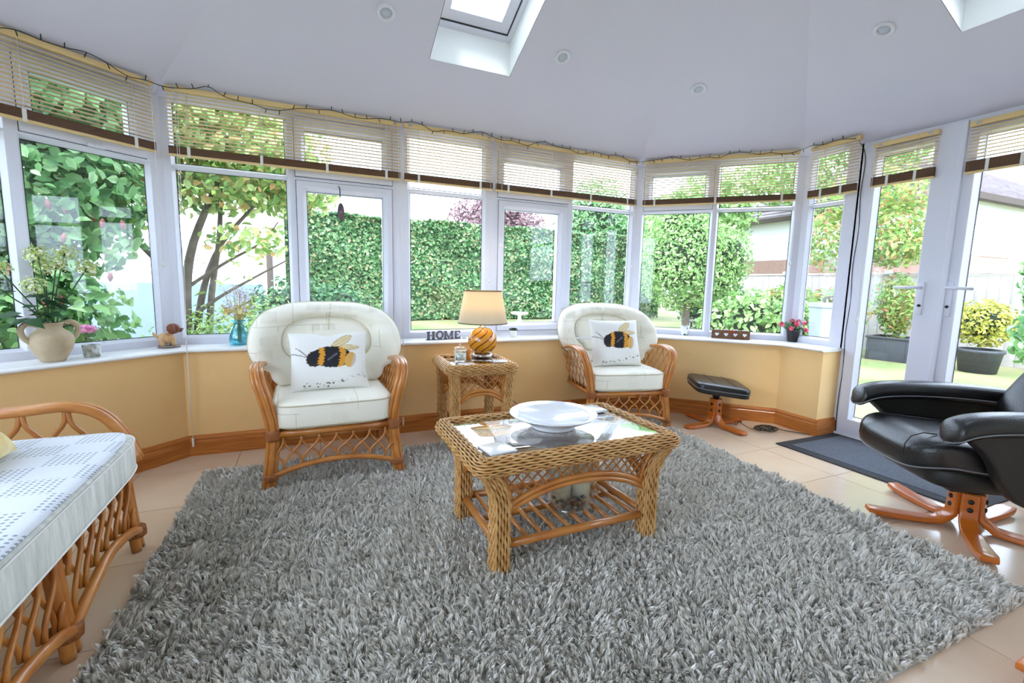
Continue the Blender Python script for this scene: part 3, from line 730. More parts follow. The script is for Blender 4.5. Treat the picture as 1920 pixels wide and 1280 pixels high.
# ------------------------------------------------------------------ wicker tables
def wicker_table(name, label, loc, rz, TX, TY, HT, FX, FY, shelf, zarch=(0.235, 0.325), lt=0.030, cat='coffee table', np_=12):
    t = thing(name, label, cat, loc, rz)
    def flare(z):
        z0 = HT*0.55; u = max(0, (z-z0)/(HT-0.05-z0)); return u*u
    ex, ey = TX-0.052-FX, TY-0.052-FY
    for sx in (-1, 1):
        for sy in (-1, 1):
            nz = int(HT/0.010); na = 16; core = B(); st = B()
            def cen(z): return sx*(FX+ex*flare(z)), sy*(FY+ey*flare(z))
            V = []
            for i in range(13):
                z = (HT-0.045)*i/12; cx, cy = cen(z)
                for (u, v) in ((-1, -1), (1, -1), (1, 1), (-1, 1)): V.append((cx+u*(lt-0.0055), cy+v*(lt-0.0055), z))
            core.add(V, [(i*4+j, i*4+(j+1) % 4, (i+1)*4+(j+1) % 4, (i+1)*4+j) for i in range(12) for j in range(4)]+[(3, 2, 1, 0)], False)
            lg = core.obj('leg', M_wcore, t)
            for j in range(20):
                q_ = ((j % 5)+0.5)/5*2-1; c, s_ = [(q_, -1), (1, q_), (-q_, 1), (-1, -q_)][j//5]; pts = []
                for i in range(nz+1):
                    z = (HT-0.045)*i/nz; cx, cy = cen(z); d = 0.0032*math.sin(2*PI*z/0.046+PI*(j % 2)); w = 0.0016*math.cos(2*PI*z/0.046+PI*(j % 2))
                    pts.append((cx+(lt-0.001)*c+d*(c if abs(c) == 1 else 0)-w*(s_ if abs(s_) == 1 else 0), cy+(lt-0.001)*s_+d*(s_ if abs(s_) == 1 else 0)+w*(c if abs(c) == 1 else 0), z))
                st.tube(pts, 0.0056, 6, caps=False)
            o = st.obj('leg_weave', M_wicker, lg, fixn=False); o['kind'] = 'stuff'
    # woven rim: strands running along the edge, over and under
    rc = 0.05; path = []
    def corner(cx, cy, a0):
        for q in range(9): a = a0+PI/2*q/8; path.append((cx+rc*math.cos(a), cy+rc*math.sin(a), math.cos(a), math.sin(a)))
    corner(TX-rc, TY-rc, 0); corner(-TX+rc, TY-rc, PI/2); corner(-TX+rc, -TY+rc, PI); corner(TX-rc, -TY+rc, 1.5*PI)
    dense = []; L = 0
    for i in range(len(path)):
        a, b = path[i], path[(i+1) % len(path)]; d = math.hypot(b[0]-a[0], b[1]-a[1]); m = max(1, int(d/0.0085))
        for q in range(m): u = q/m; dense.append(tuple(a[k]*(1-u)+b[k]*u for k in range(4))+(L+d*u,))
        L += d
    per = L/round(L/0.050); ns = len(dense); V = []
    for (x, y, nx, ny, s_) in dense:
        for j in range(10): a = 2*PI*j/10; V.append((x+nx*(0.0285*math.cos(a)-0.034), y+ny*(0.0285*math.cos(a)-0.034), HT-0.032+0.0255*math.sin(a)))
    rim = B().add(V, [(i*10+j, ((i+1) % ns)*10+j, ((i+1) % ns)*10+(j+1) % 10, i*10+(j+1) % 10) for i in range(ns) for j in range(10)], True).obj('rim', M_wcore, t)
    wv = B(); nst = 15
    for k in range(nst):
        a = -PI*0.70+PI*1.40*k/(nst-1); pts = []
        for (x, y, nx, ny, s_) in dense:
            d = 0.0030*math.sin(2*PI*s_/per+PI*(k % 2)); w = 0.0012*math.cos(2*PI*s_/per+PI*(k % 2)); ro = (0.034+d)*math.cos(a)-w*math.sin(a); z = (0.0305+d)*math.sin(a)+w*math.cos(a); pts.append((x+nx*(ro-0.034), y+ny*(ro-0.034), HT-0.032+z))
        wv.tube(pts, 0.0042, 5, closed=True)
    o = wv.obj('rim_weave', M_wicker, rim, fixn=False); o['kind'] = 'stuff'
    B().bx(-TX+0.042, TX-0.042, -TY+0.042, TY-0.042, HT-0.016, HT-0.009, 0.002).obj('glass_top', M_tglass, t)
    zt = HT-0.058
    def side(along, sgn):
        hl = FX if along == 'x' else FY; fo = FY if along == 'x' else FX; ef = ey if along == 'x' else ex; el = ex if along == 'x' else ey
        def P(a, z):
            w = sgn*(fo+ef*flare(z)); return (a, w, z) if along == 'x' else (w, a, z)
        def arch(u): return zarch[0]+(zarch[1]-zarch[0])*(1-abs(u)**2.2)
        e = B()
        for off in (0.0, 0.022): e.tube([P(u*(hl-0.0), arch(u)-off) for u in [-1+2*k/20 for k in range(21)]], 0.0115, 8)
        for s2 in (-1, 1): e.tube([P(s2*(hl-lt-0.008+el*flare(z)*0.9), z) for z in [arch(1)+(zt-arch(1))*k/8 for k in range(9)]], 0.010, 8)
        e.obj('arched_rail', M_rattan, t)
        l = B(); n = max(6, int(hl*2/0.040)); hgt = zt-zarch[0]
        for k in range(-5, n+5):
            for dr in (1, -1):
                pts = []
                for q in range(13):
                    z = zarch[0]+(zt-zarch[0])*q/12; a = -hl+(k+0.5)*2*hl/n+dr*(q/12-0.5)*hgt*0.92
                    lim = hl-lt*0.5+el*flare(z)
                    if abs(a) > lim or z < arch(max(-1, min(1, a/hl))): continue
                    p = P(a, z); o = 0.003*dr; pts.append((p[0], p[1]+o, p[2]) if along == 'x' else (p[0]+o, p[1], p[2]))
                if len(pts) > 1: l.tube(pts, 0.0036, 5)
        l.obj('lattice_panel', M_rattan, t)
    for sg in (-1, 1): side('x', sg); side('y', sg)
    if shelf:
        zs = 0.105; r = B()
        for sg in (-1, 1):
            r.tube([(-FX, sg*FY, zs), (FX, sg*FY, zs)], 0.0165, 10); r.tube([(sg*FX, -FY, zs), (sg*FX, FY, zs)], 0.0165, 10)
        r.tube([(-FX, 0.02, zs-0.014), (FX, 0.02, zs-0.014)], 0.012, 8); r.obj('shelf_rail', M_rattan, t)
        sl = None
        for k in range(10):
            x = -FX+0.055+(2*FX-0.11)*k/9
            if sl is None: sl = B().tube([(0, -FY, zs+0.004), (0, FY, zs+0.004)], 0.0085, 8).obj('shelf_slat', M_rattan, t, (x, 0, 0))
            else: c = sl.copy(); COL.objects.link(c); c.location = (x, 0, 0)
    return t
CT = (0.950, 1.665)
wicker_table('coffee_table', 'wicker coffee table with glass top and slatted lower shelf on the rug', (CT[0], CT[1], 0.012), 0.0, 0.454, 0.285, 0.458, 0.336, 0.212, True)
ST = (1.000, 2.860)
wicker_table('side_table', 'small square wicker side table with glass top holding the lamp', (ST[0], ST[1], 0.0), -0.06, 0.236, 0.25, 0.565, 0.172, 0.187, False, zarch=(0.315, 0.395), lt=0.026, cat='side table')
# ------------------------------------------------------------------ shaggy rug
RUGC = [(-0.60, 0.615), (2.325, 0.620), (2.475, 2.86), (-0.535, 2.835)]
M_rugb = mat('rug_backing', rgb(190, 188, 184), 0.95)
M_pile = mat('rug_pile', rgb(150, 150, 148), 0.9, island=[rgb(204, 196, 184), rgb(230, 224, 214), rgb(242, 238, 231), rgb(250, 248, 244)], spec=0.2)
rug = thing('shaggy_rug', 'large grey shaggy rug covering the tiled floor', 'rug', (0.9, 1.7, 0))
_bp = B().prism([(x-0.9, y-1.7) for x, y in RUGC], 0.0005, 0.010).obj('backing', M_rugb, rug)
def rug_pile(sp, per):
    """locks of yarn: every lock is a bunch of strands leaning the same way"""
    r = np.random.default_rng(11); a, b, c, d = [np.array(p) for p in RUGC]
    nu, nv = int(2.98/sp), int(2.23/sp); U, V_ = np.meshgrid((np.arange(nu)+0.5)/nu, (np.arange(nv)+0.5)/nv, indexing='ij')
    u = np.clip(U.ravel()+r.uniform(-0.55, 0.55, nu*nv)/nu, 0.001, 0.999); v = np.clip(V_.ravel()+r.uniform(-0.55, 0.55, nu*nv)/nv, 0.001, 0.999)
    C = (1-u)[:, None]*(1-v)[:, None]*a+u[:, None]*(1-v)[:, None]*b+u[:, None]*v[:, None]*c+(1-u)[:, None]*v[:, None]*d
    x, y = C[:, 0], C[:, 1]; m = len(x)
    big = np.sin(2.3*x+1.3*np.sin(1.9*y)+0.5)*np.cos(1.8*y-0.9*x); row = np.sin(34*(y+0.22*x)+2.2*np.sin(2.7*x+1.1*y)+1.3*np.sin(5.1*y-3.3*x)); row2 = np.sin(30*(x-0.5*y)+2.0*np.sin(3.1*y))
    hh = 0.029+0.0085*row*(0.6+0.4*big)+0.004*row2+0.006*r.normal(size=m); hh = np.clip(hh, 0.011, 0.055)
    ang = 4.4+1.2*big+0.7*row2+0.9*r.normal(size=m); ln = 0.005+0.007*np.abs(r.normal(size=m))+0.006*(row < 0)+0.007*np.clip(big, 0, 1)
    k = per; n = m*k; I = np.repeat(np.arange(m), k)
    ra = r.random(n)*2*PI; rr = np.sqrt(r.random(n))*sp*0.62; bx = x[I]+rr*np.cos(ra); by = y[I]+rr*np.sin(ra)
    h = hh[I]*(0.75+0.4*r.random(n)); dx = np.cos(ang[I])*ln[I]-rr*np.cos(ra)*0.55+r.normal(0, 0.0025, n); dy = np.sin(ang[I])*ln[I]-rr*np.sin(ra)*0.55+r.normal(0, 0.0025, n)
    ori = r.random(n)*2*PI; wd = 0.0020+0.0014*r.random(n); ox, oy = np.cos(ori)*wd, np.sin(ori)*wd; zb = 0.006
    def pt(f, wf):
        z = zb+h*(1-(1-f)**1.3); return np.stack([bx-0.9+dx*f**1.5+ox*wf, by-1.7+dy*f**1.5+oy*wf, z], 1)
    V = np.stack([pt(0, -0.8), pt(0, 0.8), pt(0.62, 1.0), pt(0.62, -1.0), pt(1.0, 0.0)], 1).reshape(-1, 3)
    i = np.arange(n)[:, None]*5
    F = np.concatenate([i+np.array([[0, 1, 2]]), i+np.array([[0, 2, 3]]), i+np.array([[3, 2, 4]])], 0)
    o = mesh_np('pile', V, F, M_pile, rug); o['kind'] = 'stuff'; return o
rug_pile(0.0135, 11)
# ------------------------------------------------------------------ door mat
M_mat = mat('door_mat_grey', rgb(112, 118, 128), 0.9, var=rgb(84, 90, 100), vscale=60, stretch=(1, 5, 1), bump=(200, 0.6))
M_mate = mat('door_mat_border', rgb(44, 46, 50), 0.8, bump=(120, 0.5))
dm = thing('door_mat', 'dark grey door mat with black border before the patio doors', 'door mat', (3.28, 1.56, 0))
B().bx(-0.325, 0.345, -0.53, 0.52, 0.0005, 0.007, 0.002).obj('border', M_mate, dm); B().bx(-0.255, 0.28, -0.46, 0.45, 0.004, 0.0095, 0.001).obj('carpet', M_mat, dm)

# ------------------------------------------------------------------ bentwood leg shared by footstool and recliner
def bent_leg(ang, reach, up, width, th, r0, par, nm='leg', bolts=True, tip=0.0):
    """flat strip: up the column then curving out along the floor"""
    path = [(r0, up), (r0, up*0.62), (r0+0.004, up*0.34), (r0+0.022, th*0.5+0.028), (r0+0.055, th*0.5+0.006)]
    for k in range(1, 7): path.append((r0+0.055+(reach-r0-0.055)*k/6, th*0.5+0.003+tip*(k/6)**3))
    V = []; n = len(path); F = []
    for i, (r, z) in enumerate(path):
        a = path[max(0, i-1)]; c = path[min(n-1, i+1)]; tx, tz = c[0]-a[0], c[1]-a[1]; l = math.hypot(tx, tz); nx, nz = -tz/l, tx/l
        wv = width*(1.0 if i < n-1 else 0.72)*(0.9+0.25*i/n)
        for (w, h) in ((-0.5, -0.5), (-0.5, 0.5), (0.5, 0.5), (0.5, -0.5)): V.append((r+nx*h*th, w*wv, z+nz*h*th))
    for i in range(n-1):
        for j in range(4): F.append((i*4+j, i*4+(j+1) % 4, (i+1)*4+(j+1) % 4, (i+1)*4+j))
    F += [(3, 2, 1, 0), tuple((n-1)*4+j for j in range(4))]
    b = B().add(V, F, False).xform(Matrix.Rotation(ang, 4, 'Z')); o = b.obj(nm, M_bent, par)
    md = o.modifiers.new('bevel', 'BEVEL'); md.width = 0.006; md.segments = 3; md.limit_method = 'ANGLE'; md.angle_limit = 0.9
    for p in o.data.polygons: p.use_smooth = True
    if bolts:
        for zz in (up*0.58, up*0.80):
            B().lathe([(0.011, 0), (0.011, 0.004), (0.007, 0.007), (0.001, 0.007)], 12).xform(Matrix.Rotation(ang, 4, 'Z') @ Matrix.Translation((r0+th*0.5, 0, zz)) @ Matrix.Rotation(PI/2, 4, 'Y')).obj('bolt', M_black, o)
    return o
# footstool ----------------------------------------------------------------
fs = thing('footstool', 'black leather footstool on an orange bentwood cross base', 'footstool', (2.895, 2.560, 0))
for k in range(4): bent_leg(k*PI/2, 0.285, 0.215, 0.062, 0.022, 0.028, fs, tip=0.0)
B().lathe([(0.017, 0.10), (0.017, 0.22), (0.026, 0.225), (0.026, 0.285)], 20, capt=True).obj('column', M_black, fs)
RS = Matrix.Rotation(math.radians(-33), 4, 'Z')
sp = B().grid(superbox(0.195, 0.222, 0.036, 6.5, 48, 16, 0.18), 48, 16, closeu=True).xform(Matrix.Translation((0, 0, 0.320)) @ RS @ Matrix.Rotation(0.10, 4, 'Y')).obj('seat_pad', M_leather, fs)
B().grid(superbox(0.192, 0.219, 0.018, 6.5, 40, 10), 40, 10, closeu=True).xform(Matrix.Translation((0, 0, 0.292)) @ RS @ Matrix.Rotation(0.10, 4, 'Y')).obj('pad_base', M_leath2, fs)
def rrect(hx, hy, z, e, n=56): return [(hx*math.copysign(abs(math.cos(2*PI*k/n))**(2/e), math.cos(2*PI*k/n)), hy*math.copysign(abs(math.sin(2*PI*k/n))**(2/e), math.sin(2*PI*k/n)), z) for k in range(n)]
B().tube(rrect(0.196, 0.223, 0.0, 6.5), 0.0028, 5, closed=True).xform(Matrix.Translation((0, 0, 0.312)) @ RS @ Matrix.Rotation(0.10, 4, 'Y')).obj('piping', M_lpipe, sp)
for xx in (-0.065, 0.075): B().tube([(xx, -0.2+0.4*k/8, 0.0425) for k in range(9)], 0.0016, 4).xform(Matrix.Translation((0, 0, 0.320)) @ RS @ Matrix.Rotation(0.10, 4, 'Y')).obj('seam', M_black, sp)

# ------------------------------------------------------------------ recliner (faces local -y)
rc = thing('recliner_chair', 'black leather recliner chair on an orange bentwood star base by the patio doors', 'recliner', (2.75, 0.985, 0), math.radians(-122))
th0 = math.radians(141)-math.radians(-122)
for k in range(5): bent_leg(th0-k*2*PI/5, 0.385, 0.175, 0.068, 0.024, 0.05, rc, tip=0.014)
B().lathe([(0.035, 0.06), (0.035, 0.20), (0.05, 0.205), (0.05, 0.235)], 20, capt=True).obj('column', M_black, rc)
B().bx(-0.17, 0.17, -0.20, 0.16, 0.225, 0.252, 0.008).obj('mechanism_plate', M_black, rc)
def seatf(u, v):
    f = superbox(0.265, 0.315, 0.075, 4.5, 48, 20)(u, v); x, y, z = f
    q = -y/0.315; z += 0.030*(q if q > 0 else q*1.1)-0.035*max(0, q-0.55)**2*6; z += 0.012*(x/0.265)**2
    return (x*(1.0 if y > -0.2 else 1.02), y, z)
st = B().grid(seatf, 60, 26, closeu=True).xform(Matrix.Translation((0, -0.075, 0.375))).obj('seat_cushion', M_leather, rc)
for xx in (-0.155, 0.155): 
    B().tube([(xx+0.0, -0.075+y, 0.375+z) for y, z in ((-0.319, 0.0), (-0.314, 0.05), (-0.295, 0.083), (-0.25, 0.1), (-0.15, 0.094), (0.0, 0.082), (0.15, 0.065))], 0.0026, 5).obj('seam', M_black, st)
# piping round the front lower edge and up the sides of the seat
B().tube([(p[0]*1.003, p[1]*1.003-0.075, p[2]+0.375) for p in [seatf(k/72, 0.40) for k in range(72)]], 0.0036, 6, closed=True).obj('piping', M_lpipe, st)
B().grid(superbox(0.235, 0.27, 0.055, 5, 40, 14), 40, 14, closeu=True).xform(Matrix.Translation((0, -0.02, 0.295))).obj('seat_base', M_leath2, rc)
def extr_poly(pts, x0, x1):
    n = len(pts); V = [(x0, p[0], p[1]) for p in pts]+[(x1, p[0], p[1]) for p in pts]
    F = [tuple(range(n)), tuple(range(n, 2*n))[::-1]]+[(i, (i+1) % n, n+(i+1) % n, n+i) for i in range(n)]; return V, F
for s in (-1, 1):
    ol = bez([(-0.285, 0.505, 0), (-0.20, 0.425, 0), (-0.15, 0.33, 0), (-0.06, 0.245, 0), (0.12, 0.225, 0), (0.30, 0.30, 0), (0.40, 0.45, 0), (0.42, 0.55, 0)], 26)
    pts = [(p.x, p.y) for p in ol]+[(0.30, 0.56), (0.0, 0.565), (-0.22, 0.55)]
    V, F = extr_poly(pts, s*0.278, s*0.335); pn = B().add(V, F, False).obj('arm_panel', M_leath2, rc)
    md = pn.modifiers.new('bevel', 'BEVEL'); md.width = 0.012; md.segments = 3; md.limit_method = 'ANGLE'
    top = bez([(-0.352, 0.515, 0), (-0.315, 0.545, 0), (-0.24, 0.568, 0), (-0.10, 0.580, 0), (0.12, 0.578, 0), (0.34, 0.562, 0), (0.45, 0.54, 0)], 30)
    V = []; na = 20
    for i, p in enumerate(top):
        u = i/(len(top)-1); k = min(1, (u*9)**0.5) if u < 0.11 else 1.0; k = max(0.05, k)
        for j in range(na):
            a = 2*PI*j/na; c, sn = math.cos(a), math.sin(a); V.append((s*0.306+0.062*k*math.copysign(abs(c)**0.7, c), p.x, p.y+0.046*k*math.copysign(abs(sn)**0.8, sn)-0.010-(0.012*(1-k))))
    F = [(i*na+j, i*na+(j+1) % na, (i+1)*na+(j+1) % na, (i+1)*na+j) for i in range(len(top)-1) for j in range(na)]+[tuple(range(na)), tuple((len(top)-1)*na+j for j in range(na))]
    pd = B().add(V, F, True).obj('arm_pad', M_leather, rc)
    for sd_ in (-1, 1):
        B().tube([(s*0.306+sd_*0.0622*max(0.05, min(1, (i/30*9)**0.5 if i/30 < 0.11 else 1)), p.x, p.y-0.030) for i, p in enumerate(top)], 0.003, 5).obj('piping', M_lpipe, pd)
bk = B().grid(superbox(0.262, 0.075, 0.33, 4.0, 44, 24), 44, 24, closeu=True).xform(Matrix.Translation((0, 0.42, 0.70)) @ Matrix.Rotation(-0.62, 4, 'X')).obj('backrest', M_leather, rc)
for s in (-1, 1): B().tube([(s*0.14, 0.42-0.078*math.cos(0.62)+0.0+math.sin(0.62)*z, 0.70+math.cos(0.62)*z-0.078*math.sin(-0.62)*-1) for z in (-0.27, -0.1, 0.1, 0.27)], 0.003, 5).obj('seam', M_black, bk)
B().grid(superbox(0.235, 0.07, 0.10, 4.0, 40, 16), 40, 16, closeu=True).xform(Matrix.Translation((0, 0.615, 1.015)) @ Matrix.Rotation(-0.45, 4, 'X')).obj('headrest', M_leather, rc)

# ------------------------------------------------------------------ cane sofa (faces local -y = world +x; local x = world +y)
sf = thing('cane_sofa', 'honey cane sofa with cream seat cushion beneath the corner window', 'sofa', (-0.650, 2.137, 0), PI/2)
LX = [0.0, -0.565, -1.13]
for x in LX:
    lg = B()
    for ox in (-0.017, 0.017): lg.tube(bez([(x+ox, -0.012, 0), (x+ox*0.9, 0.0, 0.12), (x+ox*0.8-0.008, 0.012, 0.335)], 10), 0.0175, 9)
    lo = lg.obj('leg', M_rattan, sf); bb = B(); cane_bind(bb, (x, -0.004, 0.075), (0, 0, 1), 0.040, 0.035); bb.obj('binding', M_bind, lo)
    B().tube(bez([(x*1.0, 0.66, 0), (x, 0.64, 0.3), (x, 0.70, 0.72)], 10), 0.0175, 9).obj('leg', M_rattan, sf)
B().tube([(-1.22, 0.012, 0.325), (0.07, 0.012, 0.325)], 0.017, 9).obj('seat_rail', M_rattan, sf)
B().tube([(-1.22, 0.66, 0.325), (0.07, 0.66, 0.325)], 0.017, 9).obj('seat_rail', M_rattan, sf)
for (xa, xb) in ((LX[1], LX[0]), (LX[2], LX[1])):
    m = (xa+xb)/2; hw = (xb-xa)/2
    ar = bez([(xa, -0.02, 0.075), (xa+0.10, -0.024, 0.118), (m, -0.022, 0.148), (xb-0.10, -0.024, 0.118), (xb, -0.02, 0.075)], 20); B().tube(ar, 0.0165, 9).obj('arched_stretcher', M_rattan, sf)
    def za(x): return 0.148-0.073*((x-m)/hw)**2
    n = 7; pit = 2*hw/n; L = B()
    for k in range(-1, n+1):
        for dr in (1, -1):
            x0 = xa+(k+0.5)*pit; x1 = x0+dr*pit; pts = []
            for q in range(9):
                u = q/8; s_ = u-0.16*math.sin(2*PI*u); x = x0+(x1-x0)*s_
                if x < xa+0.01 or x > xb-0.01: continue
                pts.append((x, -0.006+0.006*dr, 0.315+(za(x)+0.008-0.315)*u))
            if len(pts) > 2: L.tube(pts, 0.0072, 6)
    L.obj('front_lattice', M_rattan, sf)
# far arm: twin hoop with loops
hp_ = lambda dx, dz, o: bez([(0.085+o, -0.005, 0.33), (0.092+o, 0.03, 0.43+dz), (0.098+o, 0.10, 0.525+dz), (0.10+o, 0.20, 0.565+dz), (0.10+o, 0.34, 0.558+dz), (0.10+o, 0.55, 0.555+dz), (0.10+o, 0.70, 0.60+dz)], 26)
am = B().tube(hp_(0, 0, 0), 0.0185, 9).tube(hp_(0, 0.0, 0.034), 0.0165, 9); am.obj('arm', M_rattan, sf)
lp = B()
for y in (0.20, 0.33, 0.46, 0.59):
    for dr in (1, -1): lp.tube(bez([(0.10, y+0.004*dr, 0.55), (0.10, y+0.012*dr, 0.50), (0.10, y+dr*0.05, 0.45), (0.10, y+dr*0.085, 0.40), (0.10, y+dr*0.065, 0.34)], 10), 0.0085, 7)
lp.obj('arm_lattice', M_rattan, sf)
cu = B().grid(superbox(0.665, 0.385, 0.070, 9.0, 72, 20, 0.10), 72, 20, closeu=True).xform(Matrix.Translation((-0.605, 0.335, 0.400))).obj('seat_cushion', M_ruche, sf)
for zz in (0.452, 0.346): B().tube([(p[0]-0.605, p[1]+0.335, zz) for p in rrect(0.664, 0.384, 0, 9.0, 72)], 0.004, 5, closed=True).obj('piping', M_white, cu)
B().tube(bez([(-1.2, 0.70, 0.72), (-0.6, 0.74, 0.86), (0.05, 0.70, 0.72)], 16), 0.018, 8).obj('back_rail', M_rattan, sf)
thr = thing('throw_blanket', 'white perforated throw laid over the sofa seat', 'throw', (-0.650, 2.137, 0), PI/2)
def thf(u, v):
    a = 2*PI*u; c, sn = math.cos(a), math.sin(a); r = v*0.975; k = 2/7.0
    X = r*math.copysign(abs(c)**k, c); Y = r*math.copysign(abs(sn)**k, sn); q = max(abs(X), abs(Y))
    z = 0.400+0.070*(max(0.0, 1-q**9))**(1/9)*(1+0.10*(1-X*X)*(1-Y*Y))+0.0060+0.0012*math.sin(9*X+4*Y)
    return (-0.605+0.665*X, 0.335+0.385*Y, z)
_th = B().grid(thf, 120, 22, closeu=True).obj('cloth', M_throw, thr); _sm = _th.modifiers.new('solid', 'SOLIDIFY'); _sm.thickness = 0.004; _sm.offset = 1
M_yel = mat('yellow_patterned_cushion', rgb(226, 196, 120), 0.85, var=rgb(240, 226, 180), vscale=16)
def plain_pillow(label, loc, rz, lean, m, hx=0.2, hz=0.2, th=0.06):
    t = thing('scatter_cushion', label, 'cushion', loc, rz); V, F = pillow_geo(hx, hz, th, 24, 24); B().add(V, F, True).xform(Matrix.Rotation(-lean, 4, 'X') @ Matrix.Translation((0, 0, hz))).obj('cover', m, t, fixn=False); return t
plain_pillow('yellow patterned cushion on the cane sofa', (-0.872, 1.83, 0.492), PI/2+0.1, 0.75, M_yel, 0.165, 0.15, 0.045)
plain_pillow('white cushion behind the yellow cushion on the sofa', (-0.985, 1.885, 0.492), PI/2+0.1, 0.42, M_white, 0.19, 0.19, 0.045)
# wooden corner of a unit at the lower right
wu = thing('oak_side_unit', 'corner of an oak wood unit at the edge of the floor', 'side unit', (1.818, 0.386, 0))
B().bx(-0.115, 0.35, -0.35, 0.062, 0.0, 0.085, 0.004).obj('plinth', M_bent, wu); B().bx(-0.13, 0.365, -0.365, 0.077, 0.085, 0.105, 0.004).obj('top', M_bent, wu)
# ------------------------------------------------------------------ ornaments
M_wgloss = mat('white_glazed_ceramic', rgb(240, 242, 246), 0.12, coat=0.5)
M_clay = mat('stoneware', rgb(196, 178, 148), 0.7, var=rgb(180, 160, 128), vscale=14, bump=(60, 0.15))
M_stem = mat('green_stem', rgb(58, 92, 46), 0.6)
M_leafd = mat('dark_green_leaf', rgb(38, 74, 44), 0.5, var=rgb(56, 96, 54), vscale=20)
M_petal = mat('cream_green_petals', rgb(232, 232, 176), 0.7, island=[rgb(246, 248, 232), rgb(228, 236, 180), rgb(206, 222, 130), rgb(176, 200, 110)])
M_cglass = glass_mat('clear_glass', (0.93, 0.96, 0.96, 1), 0.10, 0.0, 0.5)
M_blue = glass_mat('turquoise_glass', (0.30, 0.80, 0.86, 1), 0.12, 0.05, 0.5)
M_wax = mat('cream_wax', rgb(238, 222, 190), 0.6); M_wwax = mat('white_wax', rgb(240, 236, 228), 0.6)
M_amber = mat('amber_glass', rgb(206, 128, 30), 0.12, coat=0.6)
M_silver = mat('chrome', rgb(210, 212, 216), 0.12, metal=1)
M_grey = mat('grey_painted_wood', rgb(104, 106, 116), 0.6)
M_oak = mat('rustic_brown_wood', rgb(128, 88, 58), 0.7, var=rgb(100, 66, 42), vscale=10, stretch=(1, 1, 8))
ZSILL = ZS1
def onF1(s, o): return (PA.x+math.cos(A1)*s-math.sin(A1)*o, PA.y+math.sin(A1)*s+math.cos(A1)*o)
# cream jug with artificial flowers
jx, jy = onF1(-0.545, 0.070)
jug = thing('two_handled_jug', 'cream stoneware jug with two handles on the corner sill', 'jug', (jx, jy, ZSILL), A1)
B().lathe([(0.050, 0.0), (0.056, 0.004), (0.075, 0.04), (0.096, 0.085), (0.104, 0.125), (0.098, 0.155), (0.080, 0.178), (0.060, 0.192), (0.053, 0.205), (0.057, 0.222), (0.064, 0.232), (0.060, 0.236), (0.050, 0.230), (0.046, 0.21)], 40).obj('body', M_clay, jug)
for s in (-1, 1): B().tube(bez([(s*0.055, 0, 0.222), (s*0.10, 0, 0.232), (s*0.128, 0, 0.205), (s*0.126, 0, 0.165), (s*0.112, 0, 0.14), (s*0.095, 0, 0.125)], 16), 0.0105, 8, flat=1.5).obj('handle', M_clay, jug)
jug.scale = (0.80, 0.80, 0.80)
fl = thing('flower_bunch', 'bunch of greenish white flowers standing in the cream jug', 'flowers', (jx, jy, ZSILL+0.165), A1)
rg = random.Random(4); leafm = None
LF = B().add([(0, 0, 0), (0.020, 0.03, 0.004), (0, 0.085, -0.008), (-0.020, 0.03, 0.004), (0, 0.04, -0.003)], [(0, 1, 4), (1, 2, 4), (2, 3, 4), (3, 0, 4)], True)
STM = [(-0.20, 0.01, 0.235), (-0.155, 0.0, 0.275), (-0.02, -0.01, 0.345), (0.045, 0.0, 0.30), (0.085, 0.01, 0.355), (0.165, 0.0, 0.29), (-0.055, -0.03, 0.20), (0.01, 0.02, 0.29)]
for (ex, ey, ez) in STM:
    p0 = Vector((rg.uniform(-0.025, 0.025), rg.uniform(-0.025, 0.025), -0.12)); pts = bez([p0, (ex*0.22, ey*0.4, 0.06), (ex*0.6, ey*0.8, ez*0.62), (ex, ey, ez)], 12)
    st_ = B().tube(pts, 0.0028, 6).obj('stem', M_stem, fl)
    n = 150; c = np.array([ex, ey, ez]); d = RNG.normal(size=(n, 3)); d /= np.linalg.norm(d, axis=1, keepdims=True); q = RNG.random(n)**0.5
    P = c+d*q[:, None]*np.array([0.055, 0.048, 0.042]); V, F = leaf_arrays(P, d+np.array([0, 0, 0.5]), 0.0145, 0.75, 0.4); o = mesh_np('blossom', V, F, M_petal, fl); o['kind'] = 'stuff'
for k in range(34):
    a = rg.uniform(0, 2*PI); z = rg.uniform(0.02, 0.17); 
    if leafm is None: leafm = LF.obj('leaf', M_leafd, fl); o = leafm
    else: o = leafm.copy(); COL.objects.link(o)
    o.location = (rg.uniform(-0.09, 0.04)+0.03*math.cos(a)-0.02, 0.03*math.sin(a)-0.01, z); o.rotation_euler = (rg.uniform(-0.5, 0.3), rg.uniform(-0.5, 0.5), a); s_ = rg.uniform(0.8, 1.25); o.scale = (s_*1.2, s_, s_)
# patterned votive
vx, vy = onF1(-0.392, 0.075)
M_vot = mat('patterned_votive_glass', rgb(226, 228, 230), 0.2, var=rgb(120, 124, 96), vscale=45)
vt = thing('votive_holder', 'small patterned glass votive holder beside the cream jug', 'votive', (vx, vy, ZSILL))
B().lathe([(0.030, 0), (0.033, 0.003), (0.038, 0.062), (0.035, 0.062), (0.030, 0.006), (0.001, 0.006)], 24).obj('cup', M_vot, vt); B().lathe([(0.026, 0.007), (0.026, 0.022), (0.001, 0.023)], 18).obj('tealight', M_wwax, vt)
